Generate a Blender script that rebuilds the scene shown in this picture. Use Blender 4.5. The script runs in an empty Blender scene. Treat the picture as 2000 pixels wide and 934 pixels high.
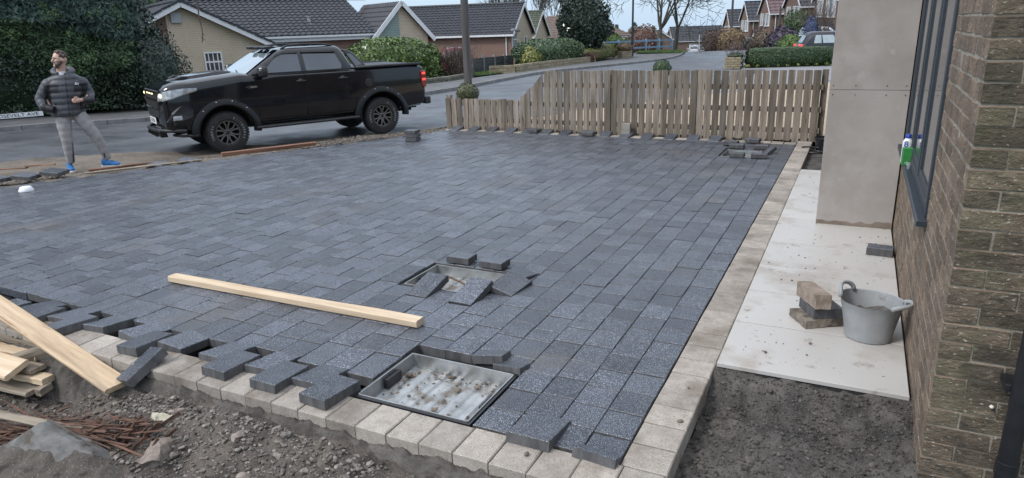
import bpy, bmesh, math, random
import numpy as np
from mathutils import Vector, Matrix, noise
R_ = math.radians
random.seed(7); rng = np.random.default_rng(7)
SC = bpy.context.scene
COL = SC.collection

# ------------------------------------------------------------------ camera
CAM_H = 1.78
cam_d = bpy.data.cameras.new('camera'); cam = bpy.data.objects.new('camera', cam_d); COL.objects.link(cam)
cam_d.sensor_width = 36; cam_d.lens = 1340.5 / 2000 * 36; cam_d.clip_end = 3000; cam_d.clip_start = .05
_y, _p, _r = R_(-26.787), R_(17.149), R_(1.8626)
_f = Vector((math.sin(_y) * math.cos(_p), math.cos(_y) * math.cos(_p), -math.sin(_p)))
_x = Vector((math.cos(_y), -math.sin(_y), 0)); _d = _f.cross(_x)
_x2 = math.cos(_r) * _x + math.sin(_r) * _d; _d2 = -math.sin(_r) * _x + math.cos(_r) * _d
mw = Matrix.Identity(4)
for i in range(3):
    mw[i][0] = _x2[i]; mw[i][1] = -_d2[i]; mw[i][2] = -_f[i]
mw[2][3] = CAM_H
cam.matrix_world = mw
SC.camera = cam
def in_view(p, m=.06):
    q = Vector(p) - Vector((0, 0, CAM_H)); dz = q.dot(_f)
    if dz < .2: return False
    return abs(q.dot(_x2) / dz) < 1000 / 1340.5 + m and abs(q.dot(_d2) / dz) < 467 / 1340.5 + m

# ------------------------------------------------------------------ sky, sun, exposure
SUN_EL, SUN_AZ = 48, 215        # soft sun behind cloud, high behind the camera
W = bpy.data.worlds.new('World'); SC.world = W; W.use_nodes = True
nt = W.node_tree; nt.nodes.clear()
def wn(t, **k):
    n = nt.nodes.new(t)
    for a, b in k.items(): setattr(n, a, b)
    return n
sky = wn('ShaderNodeTexSky', sky_type='NISHITA', sun_disc=False)
sky.sun_elevation = R_(SUN_EL); sky.sun_rotation = R_(SUN_AZ); sky.air_density = 1.0; sky.dust_density = 2.0
bg1 = wn('ShaderNodeBackground'); bg1.inputs[1].default_value = .1
nt.links.new(sky.outputs[0], bg1.inputs[0])
tc = wn('ShaderNodeTexCoord'); sep = wn('ShaderNodeSeparateXYZ'); nt.links.new(tc.outputs['Generated'], sep.inputs[0])
ns = wn('ShaderNodeTexNoise'); ns.inputs['Scale'].default_value = 3.0; ns.inputs['Detail'].default_value = 5
mp = wn('ShaderNodeMapping'); mp.inputs['Scale'].default_value = (1, 1, 3); nt.links.new(tc.outputs['Generated'], mp.inputs[0]); nt.links.new(mp.outputs[0], ns.inputs[0])
ad = wn('ShaderNodeMath', operation='MULTIPLY_ADD'); ad.inputs[1].default_value = .16; nt.links.new(ns.outputs[0], ad.inputs[0]); nt.links.new(sep.outputs[2], ad.inputs[2])
cr = wn('ShaderNodeValToRGB'); e = cr.color_ramp.elements
e[0].position = .03; e[0].color = (.47, .61, .76, 1); e[1].position = 1; e[1].color = (1.10, 1.15, 1.25, 1)
m_ = e.new(.25); m_.color = (.50, .64, .80, 1)
nt.links.new(ad.outputs[0], cr.inputs[0])
bg2 = wn('ShaderNodeBackground'); bg2.inputs[1].default_value = .98; nt.links.new(cr.outputs[0], bg2.inputs[0])
mx = wn('ShaderNodeMixShader'); mx.inputs[0].default_value = .8
nt.links.new(bg1.outputs[0], mx.inputs[1]); nt.links.new(bg2.outputs[0], mx.inputs[2])
wo = wn('ShaderNodeOutputWorld'); nt.links.new(mx.outputs[0], wo.inputs[0])
sd = bpy.data.lights.new('sun', 'SUN'); sd.energy = 1.5; sd.angle = R_(11); sd.color = (1, .98, .95)
sun = bpy.data.objects.new('sun', sd); COL.objects.link(sun)
# lamp direction agrees with the sky's sun (Blender: rotation measured clockwise from +Y seen from above)
_az = R_(SUN_AZ); _sd = Vector((math.sin(_az) * math.cos(R_(SUN_EL)), math.cos(_az) * math.cos(R_(SUN_EL)), math.sin(R_(SUN_EL))))
sun.rotation_euler = _sd.to_track_quat('Z', 'Y').to_euler()
vs = SC.view_settings; vs.view_transform = 'Standard'; vs.look = 'None'; vs.gamma = 1; vs.exposure = 0.57; vs.use_curve_mapping = False
SC.cycles.max_bounces = 6; SC.cycles.diffuse_bounces = 3; SC.cycles.glossy_bounces = 3; SC.cycles.transmission_bounces = 4
SC.cycles.caustics_reflective = False; SC.cycles.caustics_refractive = False

# ------------------------------------------------------------------ materials
def M(name, c1, c2=None, scale=6, detail=5, rough=.75, bump=0, bscale=None, stretch=(1, 1, 1), isl=0, speck=None, dirt=None,
      metal=0, coat=0, spec=.5, emit=None, alpha=None, trans=0, lo=.35, hi=.65, dist=.01, brick=None, gloss=None, wdirt=None):
    m = bpy.data.materials.new(name); m.use_nodes = True
    t = m.node_tree; B = t.nodes['Principled BSDF']; L = t.links.new
    def nd(ty, **k):
        n = t.nodes.new(ty)
        for a, b in k.items(): setattr(n, a, b)
        return n
    B.inputs['Roughness'].default_value = rough; B.inputs['Metallic'].default_value = metal
    B.inputs['Specular IOR Level'].default_value = spec; B.inputs['Coat Weight'].default_value = coat
    if coat: B.inputs['Coat Roughness'].default_value = .04
    if trans: B.inputs['Transmission Weight'].default_value = trans
    if emit: B.inputs['Emission Color'].default_value = (*emit[0], 1); B.inputs['Emission Strength'].default_value = emit[1]
    tc = nd('ShaderNodeTexCoord'); oi = nd('ShaderNodeObjectInfo'); ml = nd('ShaderNodeMath', operation='MULTIPLY'); ml.inputs[1].default_value = 41.0
    L(oi.outputs['Random'], ml.inputs[0]); va = nd('ShaderNodeVectorMath', operation='ADD'); L(tc.outputs['Object'], va.inputs[0]); L(ml.outputs[0], va.inputs[1])
    geo = nd('ShaderNodeNewGeometry')
    src = va.outputs[0]
    if isl:
        m2 = nd('ShaderNodeMath', operation='MULTIPLY'); m2.inputs[1].default_value = 23.0; L(geo.outputs['Random Per Island'], m2.inputs[0])
        v2 = nd('ShaderNodeVectorMath', operation='ADD'); L(src, v2.inputs[0]); L(m2.outputs[0], v2.inputs[1]); src = v2.outputs[0]
    mp = nd('ShaderNodeMapping'); mp.inputs['Scale'].default_value = stretch; L(src, mp.inputs[0])
    def noise_(sc, de=5, vec=None):
        n = nd('ShaderNodeTexNoise'); n.inputs['Scale'].default_value = sc; n.inputs['Detail'].default_value = de; n.inputs['Roughness'].default_value = .6
        L(vec or mp.outputs[0], n.inputs[0]); return n.outputs[0]
    def ramp(v, a, b, p0, p1):
        r = nd('ShaderNodeValToRGB'); E = r.color_ramp.elements
        E[0].position = p0; E[0].color = (*a, 1) if not isinstance(a, float) else (a, a, a, 1)
        E[1].position = p1; E[1].color = (*b, 1) if not isinstance(b, float) else (b, b, b, 1)
        L(v, r.inputs[0]); return r.outputs[0]
    def mix(f, a, b):
        x = nd('ShaderNodeMix', data_type='RGBA'); L(f, x.inputs[0])
        for s, q in ((6, a), (7, b)):
            if isinstance(q, tuple): x.inputs[s].default_value = (*q, 1)
            else: L(q, x.inputs[s])
        return x.outputs[2]
    c2 = c2 or tuple(v * 1.25 for v in c1)
    n1 = noise_(scale, detail)
    col = ramp(n1, c1, c2, lo, hi)
    hgt = None
    if brick:       # brick = (length, height, mortar colour, third colour): courses on vertical walls, x+y runs along the wall
        sx = nd('ShaderNodeSeparateXYZ'); L(tc.outputs['Object'], sx.inputs[0]); su = nd('ShaderNodeMath', operation='ADD'); L(sx.outputs[0], su.inputs[0]); L(sx.outputs[1], su.inputs[1])
        cb = nd('ShaderNodeCombineXYZ'); L(su.outputs[0], cb.inputs[0]); L(sx.outputs[2], cb.inputs[1])
        bt = nd('ShaderNodeTexBrick'); L(cb.outputs[0], bt.inputs[0]); bt.inputs['Scale'].default_value = 1
        bt.inputs['Brick Width'].default_value = brick[0]; bt.inputs['Row Height'].default_value = brick[1]; bt.inputs['Mortar Size'].default_value = .009
        bt.inputs['Mortar'].default_value = (*brick[2], 1); L(col, bt.inputs['Color1']); bt.inputs['Color2'].default_value = (*brick[3], 1)
        col = bt.outputs[0]; hgt = bt.outputs['Fac']
    if speck:
        for (sc_, scale_, p0, p1) in speck:
            col = mix(ramp(noise_(scale_, 2), 0., 1., p0, p1), col, sc_)
    if dirt:
        for (dc, dscale, p0, p1) in dirt:
            col = mix(ramp(noise_(dscale, 6), 0., 1., p0, p1), col, dc)
    if wdirt:       # smudges that run on across neighbouring pieces
        for (dc, dscale, p0, p1) in wdirt: col = mix(ramp(noise_(dscale, 6, geo.outputs['Position']), 0., 1., p0, p1), col, dc)
    if isl:
        ad = nd('ShaderNodeMath', operation='ADD'); L(geo.outputs['Random Per Island'], ad.inputs[0]); L(oi.outputs['Random'], ad.inputs[1])
        fr = nd('ShaderNodeMath', operation='FRACT'); L(ad.outputs[0], fr.inputs[0])
        mr = nd('ShaderNodeMapRange'); mr.inputs[3].default_value = 1 - isl; mr.inputs[4].default_value = 1 + isl; L(fr.outputs[0], mr.inputs[0])
        hs = nd('ShaderNodeHueSaturation'); L(mr.outputs[0], hs.inputs['Value']); L(col, hs.inputs['Color']); col = hs.outputs[0]
    L(col, B.inputs['Base Color'])
    if gloss:       # patches of a different roughness (damp, worn)
        L(ramp(noise_(gloss[0], 4), float(gloss[1]), float(rough), .42, .58), B.inputs['Roughness'])
    if bump:
        bp = nd('ShaderNodeBump'); bp.inputs['Strength'].default_value = bump; bp.inputs['Distance'].default_value = dist
        L(noise_(bscale or scale * 3, 6), bp.inputs['Height']); L(bp.outputs[0], B.inputs['Normal'])
        if hgt is not None:
            b2 = nd('ShaderNodeBump', invert=True); b2.inputs['Strength'].default_value = .6; b2.inputs['Distance'].default_value = .008
            L(hgt, b2.inputs['Height']); L(bp.outputs[0], b2.inputs['Normal']); L(b2.outputs[0], B.inputs['Normal'])
    return m

# ------------------------------------------------------------------ mesh helpers
def link(name, me, mat=None, parent=None, smooth=False):
    o = bpy.data.objects.new(name, me); COL.objects.link(o)
    if mat is not None:
        me.materials.clear()
        for q in (mat if isinstance(mat, (list, tuple)) else [mat]): me.materials.append(q)
    if parent is not None: o.parent = parent
    if smooth is True: me.polygons.foreach_set('use_smooth', [True] * len(me.polygons))
    return o
class MB:
    def __init__(s): s.v = []; s.f = []; s.m = []; s.cur = 0
    def add(s, V, F):
        o = len(s.v); s.v += [tuple(p) for p in V]; s.f += [tuple(i + o for i in f) for f in F]; s.m += [s.cur] * len(F)
    def cbox(s, c, size, ch=.004, rot=None, taper=1.0):
        "box with chamfered top and vertical edges softened; c = centre of the bottom face"
        x, y, h = size[0] / 2, size[1] / 2, size[2]; V = []
        for (k, z) in ((0, 0), (0, h - ch), (ch, h)):
            for sx, sy in ((-1, -1), (1, -1), (1, 1), (-1, 1)): V.append(Vector((sx * (x - k), sy * (y - k), z)))
        F = [(3, 2, 1, 0), (8, 9, 10, 11)]
        for b in (0, 4):
            for i in range(4): j = (i + 1) % 4; F.append((b + i, b + j, b + 4 + j, b + 4 + i))
        s._place(V, F, c, rot)
    def _place(s, V, F, c, rot):
        c = Vector(c)
        if rot is not None:
            if isinstance(rot, (int, float)): rot = Matrix.Rotation(rot, 3, 'Z')
            V = [rot @ Vector(p) + c for p in V]
        else: V = [Vector(p) + c for p in V]
        s.add(V, F)
    def box(s, c, size, rot=None):
        x, y, z = (k / 2 for k in size)
        V = [(a * x, b * y, d * z) for d in (-1, 1) for a, b in ((-1, -1), (1, -1), (1, 1), (-1, 1))]
        s._place(V, [(3, 2, 1, 0), (4, 5, 6, 7), (0, 1, 5, 4), (1, 2, 6, 5), (2, 3, 7, 6), (3, 0, 4, 7)], c, rot)
    def bar(s, a, b, w, h, up=(0, 0, 1)):
        "rectangular bar from a to b; w sideways, h along up"
        a, b = Vector(a), Vector(b); d = (b - a).normalized(); up = Vector(up); sd = d.cross(up)
        if sd.length < 1e-4: sd = d.cross(Vector((1, 0, 0)))
        sd.normalize(); u2 = sd.cross(d).normalized()
        V = [p + sd * (i * w / 2) + u2 * (j * h / 2) for p in (a, b) for i, j in ((-1, -1), (1, -1), (1, 1), (-1, 1))]
        s.add(V, [(0, 1, 2, 3), (7, 6, 5, 4), (4, 5, 1, 0), (5, 6, 2, 1), (6, 7, 3, 2), (7, 4, 0, 3)])
    def tube(s, pts, rad, n=8, cap=True):
        pts = [Vector(p) for p in pts]; rad = rad if isinstance(rad, (list, tuple)) else [rad] * len(pts); V = []; F = []
        ref = None
        for i, p in enumerate(pts):
            d = (pts[min(i + 1, len(pts) - 1)] - pts[max(i - 1, 0)])
            d = d.normalized() if d.length > 1e-9 else Vector((0, 0, 1))
            if ref is None: ref = d.orthogonal().normalized()
            ref = (ref - d * ref.dot(d)); ref = ref.normalized() if ref.length > 1e-6 else d.orthogonal().normalized()
            bn = d.cross(ref)
            for k in range(n): a = 2 * math.pi * k / n; V.append(p + (ref * math.cos(a) + bn * math.sin(a)) * rad[i])
        for i in range(len(pts) - 1):
            for k in range(n): q = (k + 1) % n; F.append((i * n + k, i * n + q, (i + 1) * n + q, (i + 1) * n + k))
        if cap: F.append(tuple(range(n - 1, -1, -1))); F.append(tuple((len(pts) - 1) * n + k for k in range(n)))
        s.add(V, F)
    def loft(s, rings, closed=True, cap=True):
        n = len(rings[0]); V = [p for r in rings for p in r]; F = []
        for i in range(len(rings) - 1):
            for k in range(n if closed else n - 1): q = (k + 1) % n; F.append((i * n + k, i * n + q, (i + 1) * n + q, (i + 1) * n + k))
        if cap and closed: F.append(tuple(range(n - 1, -1, -1))); F.append(tuple((len(rings) - 1) * n + k for k in range(n)))
        s.add(V, F)
    def lathe(s, prof, n=24, c=(0, 0, 0), axis='z', cap=True):
        rings = []
        for r, z in prof:
            rings.append([])
            for k in range(n):
                a = 2 * math.pi * k / n; x, y = r * math.cos(a), r * math.sin(a)
                p = (x, y, z) if axis == 'z' else (x, z, y) if axis == 'y' else (z, x, y)
                rings[-1].append(Vector(p) + Vector(c))
        s.loft(rings, cap=cap)
    def prism(s, poly, a, b, f=None):
        "polygon in the (p,q) plane extruded from a to b; f(p,q,t) gives the point"
        n = len(poly); f = f or (lambda p, q, t: (p, t, q))
        V = [f(p, q, a) for p, q in poly] + [f(p, q, b) for p, q in poly]
        s.add(V, [tuple(range(n - 1, -1, -1)), tuple(range(n, 2 * n))] + [(i, (i + 1) % n, n + (i + 1) % n, n + i) for i in range(n)])
    def build(s, name, mat=None, parent=None, smooth=False, recalc=True, bevel=0):
        me = bpy.data.meshes.new(name); me.from_pydata(s.v, [], s.f)
        if any(s.m): me.polygons.foreach_set('material_index', s.m)
        if recalc:
            b = bmesh.new(); b.from_mesh(me); bmesh.ops.recalc_face_normals(b, faces=b.faces); b.to_mesh(me); b.free()
        o = link(name, me, mat, parent, smooth)
        if smooth == 'auto':
            me.polygons.foreach_set('use_smooth', [True] * len(me.polygons)); me.set_sharp_from_angle(angle=R_(38))
        if bevel:
            md = o.modifiers.new('bevel', 'BEVEL'); md.width = bevel; md.segments = 2; md.limit_method = 'ANGLE'
        return o
def tag(o, label=None, cat=None, group=None, kind=None):
    for k, v in (('label', label), ('category', cat), ('group', group), ('kind', kind)):
        if v: o[k] = v
    return o
def thing(name, label, cat, loc=(0, 0, 0), rz=0, group=None):
    o = bpy.data.objects.new(name, None); COL.objects.link(o); o.location = loc; o.rotation_euler = (0, 0, rz); o.empty_display_size = .1
    return tag(o, label, cat, group)
def dup(o, parent=None):
    c = o.copy(); COL.objects.link(c)
    if parent is not None: c.parent = parent
    for ch in list(o.children): dup(ch, c)
    return c
def bake(o):
    "replace an object's mesh by its evaluated mesh (modifiers applied)"
    dg = bpy.context.evaluated_depsgraph_get(); dg.update()
    me = bpy.data.meshes.new_from_object(o.evaluated_get(dg)); old = o.data; o.modifiers.clear(); o.data = me
    return o
def text_mesh(txt, size, depth, mat, name, parent, mtx, align='CENTER'):
    cu = bpy.data.curves.new(name, 'FONT'); cu.body = txt; cu.size = size; cu.extrude = depth; cu.align_x = align; cu.align_y = 'CENTER'
    t = bpy.data.objects.new(name, cu); COL.objects.link(t)
    dg = bpy.context.evaluated_depsgraph_get(); dg.update()
    me = bpy.data.meshes.new_from_object(t.evaluated_get(dg)); bpy.data.objects.remove(t); bpy.data.curves.remove(cu)
    me.transform(mtx)
    return link(name, me, mat, parent)
def leaves(name, P, N, size, mat, parent=None, aspect=.5, jit=.6, kind=None):
    "leaf-sized quads (folded diamonds) at points P facing roughly N"
    P = np.asarray(P, float); n = len(P); N = np.asarray(N, float)
    N = N + rng.normal(0, jit, (n, 3)); N /= np.linalg.norm(N, axis=1)[:, None] + 1e-9
    A = rng.normal(0, 1, (n, 3)); A -= N * (A * N).sum(1)[:, None]; A /= np.linalg.norm(A, axis=1)[:, None] + 1e-9
    Bv = np.cross(N, A); s = (size * rng.uniform(.6, 1.35, n))[:, None]
    V = np.stack([P - A * s, P + Bv * s * aspect + N * s * .15, P + A * s, P - Bv * s * aspect + N * s * .15], 1).reshape(-1, 3)
    me = bpy.data.meshes.new(name); me.vertices.add(4 * n); me.vertices.foreach_set('co', V.ravel())
    me.loops.add(4 * n); me.loops.foreach_set('vertex_index', np.arange(4 * n, dtype=np.int32))
    me.polygons.add(n); me.polygons.foreach_set('loop_start', np.arange(0, 4 * n, 4, dtype=np.int32)); me.polygons.foreach_set('loop_total', np.full(n, 4, dtype=np.int32))
    me.update(); me.validate()
    o = link(name, me, mat, parent)
    if kind: o['kind'] = kind
    return o
def sstep(v, a, b):
    t = min(1., max(0., (v - a) / (b - a))); return t * t * (3 - 2 * t)
# street axes: u = metres beyond the driveway's street edge, v = metres along the street
EX, EY = -8.03, 8.43
def uv(x, y):
    dx, dy = x - EX, y - EY; return -.886 * dx + .464 * dy, .464 * dx + .886 * dy
def xy(u, v): return EX - .886 * u + .464 * v, EY + .464 * u + .886 * v
def zt(x, y):
    "lie of the land: level drive, dug-out footway, street falling gently away over a brow"
    u, v = uv(x, y); s = -.451 * x + .893 * y
    z = -(.26 + .07 * sstep(v, -3, -.8)) * sstep(u, 0, 2.6) - .006 * max(0, s - 13) - .004 * max(0, s - 45)
    z -= .046 * min(140, max(0, s - 60))
    return z - .025 * min(25, max(0, u - 16)) * (1 - sstep(s, 48, 62))
def uvz(u, v, dz=0):
    x, y = xy(u, v); return Vector((x, y, zt(x, y) + dz))
STREET = math.atan2(.886, .464)     # heading of the street
# ================================================================== MATERIALS
m_asphalt = M('asphalt', (.055, .06, .07), (.10, .105, .118), 1.2, 6, .55, .35, 90, dist=.012, speck=[((.17, .175, .18), 160, .58, .68)], gloss=(.7, .34))
m_foot = M('footway_asphalt', (.075, .076, .08), (.125, .125, .128), 1.5, 6, .62, .3, 80, dist=.01, speck=[((.2, .2, .2), 120, .58, .7)])
m_kerb = M('kerb_concrete', (.15, .148, .15), (.24, .235, .235), 4, 6, .8, .3, 60, isl=.12)
m_dirt = M('dug_dirt', (.10, .082, .064), (.19, .16, .13), 2.5, 7, .9, .9, 35, dist=.03, speck=[((.28, .26, .23), 60, .6, .68)])
m_soil = M('soil', (.030, .027, .025), (.115, .104, .094), 6, 8, .88, .9, 70, dist=.015, speck=[((.17, .16, .15), 120, .62, .7)])
m_mortar_soil = M('mortar_screed', (.072, .064, .056), (.155, .14, .125), 7, 8, .9, 1.0, 45, dist=.02, dirt=[((.045, .038, .033), 6, .5, .66)])
m_grass = M('grass', (.035, .075, .015), (.075, .13, .03), 3, 6, .8, .8, 60, dist=.04)
m_garden = M('garden_ground', (.06, .055, .045), (.09, .085, .06), 2, 6, .9, .5, 30)
m_land = M('land', (.06, .075, .045), (.09, .10, .065), .05, 6, .9)
m_bed = M('laying_course', (.022, .022, .024), (.04, .04, .042), 20, 5, .95, .5, 90)
m_paver = M('granite_paver', (.033, .038, .049), (.058, .065, .081), 7, 5, .38, .5, 200, isl=.30, dist=.004,
            speck=[((.012, .013, .018), 180, .52, .58), ((.38, .41, .48), 200, .575, .635)], dirt=[((.115, .12, .137), 5, .64, .80)],
            wdirt=[((.095, .084, .075), 1.15, .56, .78), ((.15, .115, .09), 3.4, .68, .75), ((.12, .13, .15), 2.1, .61, .76)], gloss=(1.5, .31))
m_paver_side = M('paver_cut_face', (.06, .06, .064), (.11, .108, .108), 22, 6, .85, .4, 90, stretch=(1, 1, .25))
m_border = M('buff_border_block', (.27, .238, .206), (.355, .318, .28), 14, 6, .82, .4, 150, isl=.20, dist=.004,
             speck=[((.15, .125, .105), 150, .60, .67), ((.55, .50, .44), 170, .61, .69)], dirt=[((.20, .155, .115), 6, .60, .74)], wdirt=[((.16, .13, .105), 2.6, .52, .70)])
m_tile = M('porcelain_tile', (.46, .44, .415), (.50, .48, .455), 1.6, 8, .45, .06, 40, dirt=[((.33, .28, .23), 2.6, .52, .74), ((.20, .16, .125), 6, .63, .74), ((.12, .10, .09), 30, .66, .71)], isl=.04)
m_tile_edge = M('tile_edge', (.36, .33, .28), (.46, .42, .37), 30, 5, .7)
m_gravel = M('warm_gravel', (.30, .22, .14), (.52, .43, .32), 40, 3, .85, .8, 60, dist=.03, isl=.3)
m_block_far = M('grey_block_paving', (.16, .165, .18), (.22, .225, .24), 6, 5, .7, brick=(.22, .11, (.08, .08, .085), (.25, .25, .27)))

# ================================================================== LAND
def axis(a, b, fine0, fine1, step, coarse):
    out = []; p = a
    while p < b:
        out.append(p); p += step if fine0 <= p < fine1 else coarse
    return out + [b]
def bed_drop(x, y):
    u, v = uv(x, y)
    d = .05
    if y < 11.6: d += .5 * (1 - sstep(u, -.6, -.05)) * (1 - sstep(y, 11.2, 11.6))
    return d
gx = axis(-420, 320, -48, 20, .8, 12); gy = axis(-40, 720, -6, 76, .8, 12)
V = [(x, y, zt(x, y) - bed_drop(x, y)) for y in gy for x in gx]; nx_ = len(gx)
me = bpy.data.meshes.new('ground'); me.from_pydata(V, [], [(j * nx_ + i, j * nx_ + i + 1, (j + 1) * nx_ + i + 1, (j + 1) * nx_ + i) for j in range(len(gy) - 1) for i in range(nx_ - 1)])
tag(link('ground', me, m_land, smooth=True), kind='structure')
def resample(pl, step):
    out = []; pl = [Vector((*p, 0)) for p in pl]
    L = [0]
    for a, b in zip(pl, pl[1:]): L.append(L[-1] + (b - a).length)
    n = max(1, int(L[-1] / step))
    for k in range(n + 1):
        d = L[-1] * k / n; i = max(j for j in range(len(L)) if L[j] <= d + 1e-9); i = min(i, len(pl) - 2)
        t = (d - L[i]) / max(1e-9, L[i + 1] - L[i]); p = pl[i].lerp(pl[i + 1], t); out.append((p.x, p.y))
    return out
def smooth_line(pl, it=2):
    for _ in range(it):
        q = [pl[0]]
        for a, b in zip(pl, pl[1:]): q += [(a[0] * .75 + b[0] * .25, a[1] * .75 + b[1] * .25), (a[0] * .25 + b[0] * .75, a[1] * .25 + b[1] * .75)]
        pl = q + [pl[-1]]
    return pl
def strip(name, A, B, dz, mat, n=60, m=8, dzb=None, rough=0, kind='structure', parent=None):
    "sheet draped on the land between polylines A and B"
    def at(pl, n):
        pl2 = resample(pl, 1e-3 + sum(math.dist(a, b) for a, b in zip(pl, pl[1:])) / n); return pl2
    A2, B2 = at(A, n), at(B, n); k = min(len(A2), len(B2)); V = []; F = []
    for i in range(k):
        for j in range(m + 1):
            t = j / m; x = A2[i][0] * (1 - t) + B2[i][0] * t; y = A2[i][1] * (1 - t) + B2[i][1] * t
            d = dz if dzb is None else dz * (1 - t) + dzb * t
            if rough: d += rough * noise.fractal(Vector((x * 2.2, y * 2.2, 3.1)), 1, 2, 4)
            V.append((x, y, zt(x, y) + d))
    for i in range(k - 1):
        for j in range(m): a = i * (m + 1) + j; F.append((a, a + 1, a + m + 2, a + m + 1))
    me = bpy.data.meshes.new(name); me.from_pydata(V, [], F); me.validate()
    o = link(name, me, mat, parent, True)
    if kind: o['kind'] = kind
    return o
KERB = smooth_line([xy(10, -50), xy(10, -6), xy(10, 2), xy(10, 6.5), (-13.4, 22), (-13.9, 27), (-14.2, 32.6), (-13.2, 38.5), (-12.2, 44), (-12.3, 50), (-12.8, 56.5), (-14.2, 63), (-18, 73), (-23, 86), (-29, 101), (-36, 118)])
RIGHT = smooth_line([xy(4.2, -50), xy(4.2, -6), xy(4.0, -3), xy(3.3, -1), xy(2.9, .6), xy(2.6, 3), xy(2.4, 6), (-7.0, 17.5), (-6.3, 22), (-5.9, 28), (-5.5, 35), (-5.1, 42), (-4.9, 52), (-5.6, 60), (-9, 71), (-14, 85), (-20, 100), (-27, 116)])
strip('road', RIGHT, KERB, 0.0, m_asphalt, 150, 14)
BACK = smooth_line([xy(12.3, -50), xy(12.3, -6), xy(12.2, 2), xy(12.2, 7), (-15.9, 23.8), (-15.6, 26), (-15.5, 31.5), (-16.2, 38.5), (-16.7, 47), (-16.2, 52), (-16.9, 57), (-18.2, 63), (-22, 73), (-27, 86), (-33, 101), (-40, 118)])
strip('footway', KERB, BACK, .10, m_foot, 120, 5)
strip('front_garden', BACK, smooth_line([xy(40, -50), xy(40, -6), xy(40, 6), (-36, 28), (-36, 40), (-37, 52), (-40, 62), (-50, 80), (-60, 118)]), .06, m_garden, 80, 14)
# dug-out strip between the drive and the road, then the near footway
strip('dirt_strip', [xy(-.15, -14), xy(-.15, 3.2)], [xy(4.35, -14), xy(4.3, -6), xy(4.1, -3), xy(3.4, -1), xy(3.0, .6), xy(2.75, 3.2)], -.03, m_dirt, 90, 26, dzb=.006, rough=.035)
strip('near_footway', [xy(.1, 3.2), (-6.1, 12.5), (-5.0, 17), (-4.2, 24), (-3.9, 34)], [xy(2.7, 3.2), xy(2.4, 6), (-7.0, 17.5), (-6.3, 22), (-5.9, 28), (-5.5, 34)], .02, m_foot, 40, 5)
strip('neighbour_gravel', [(3, 11.25), (3, 22)], [(-6.6, 11.25), (-4.5, 22)], .01, m_gravel, 40, 24, rough=.04)
strip('neighbour_block_paving', [(4, 22), (4, 36.2)], [(-4.5, 22), (-5.1, 36.2)], .02, m_block_far, 20, 8)
strip('grass_mound', [(-16.6, 56.2), (-17.2, 60), (-18.6, 66)], [(-12.9, 57.2), (-13.6, 61), (-15.2, 66)], .22, m_grass, 24, 10, dzb=.12)
strip('grass_verge', [(-16.1, 28.4), (-16.0, 31.5)], [(-20.5, 32), (-19.6, 37.2)], .12, m_grass, 14, 10, dzb=.16)
# kerb: single stones along the far side
kerb = thing('kerb', None, None); kerb['kind'] = 'structure'
kp = resample(KERB[6:], .92)
kp = [p for p in kp if -6 < p[1] < 58 and p[0] > -26]
mesh_k = None
for a, b in zip(kp, kp[1:]):
    a3, b3 = Vector((*a, zt(*a))), Vector((*b, zt(*b))); d = (b3 - a3)
    mb = MB(); sdv = Vector((-d.y, d.x, 0)).normalized() * .065
    mb.bar(a3 + d * .006 + Vector((0, 0, .04)), b3 - d * .006 + Vector((0, 0, .04 + random.uniform(-.006, .006))), .13, .16)
    mb.build('kerbstone', m_kerb, kerb)

# distant rise and sky-line trees behind the brow
V = []; F = []
for i in range(41):
    x = -330 + i * 12; h = -8.6 + 2.2 * noise.noise(Vector((i * .17, 2, 0))) + 1 * noise.noise(Vector((i * .5, 7, 0)))
    V += [(x, 520, -16), (x, 620, h - 3), (x, 700, h)]
for i in range(40):
    for j in range(2): a = i * 3 + j; F.append((a, a + 3, a + 4, a + 1))
me = bpy.data.meshes.new('hills'); me.from_pydata(V, [], F)
m_hill = M('far_hill', (.10, .13, .12), (.16, .19, .17), .02, 6, .95)
tag(link('hills', me, m_hill, smooth=True), kind='structure')

# ================================================================== DRIVEWAY PAVING
X0, PW, JT = -.748, .1796, .0030       # right edge of the field, course width, joint
Y_FRONT, Y_BACK = 2.42, 10.86
def edge_y(x): return EY + (x - EX) * .886 / .464          # street edge of the field at x (y below it is beyond the edge)
HOLES = [(4, 7, 2.42, 3.055), (8, 11, 3.86, 4.365), (2, 4, 9.62, 10.24), (10, 10, 3.69, 3.87), (8, 8, 3.69, 3.87), (7, 7, 3.95, 4.23)]   # first and last course, y range
bm_ = MB()
bm_.add([(-.74, 2.3, -.11), (-.74, 11.0, -.11), (-6.75, 11.0, -.11), (-11.6, 1.75, -.11), (-11.6, 1.6, -.11), (-4, 2.3, -.11)], [(0, 1, 2, 3, 4, 5)])
driveway = bm_.build('driveway', m_bed); driveway['kind'] = 'structure'
_pm = {}
def paver_mesh(l, w=PW - JT, h=.06, ch=.003):
    k = (round(l, 3), round(w, 3), round(h, 3))
    if k not in _pm:
        mb = MB(); mb.cbox((0, 0, -h), (w, l, h), ch); mb.cur = 0
        me = bpy.data.meshes.new('paver'); me.from_pydata(mb.v, [], mb.f)
        me.materials.append(m_paver); me.materials.append(m_paver_side)
        mi = [1, 0, 1, 1, 1, 1, 0, 0, 0, 0]
        me.polygons.foreach_set('material_index', mi); _pm[k] = me
    return _pm[k]
pavers = []
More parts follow.
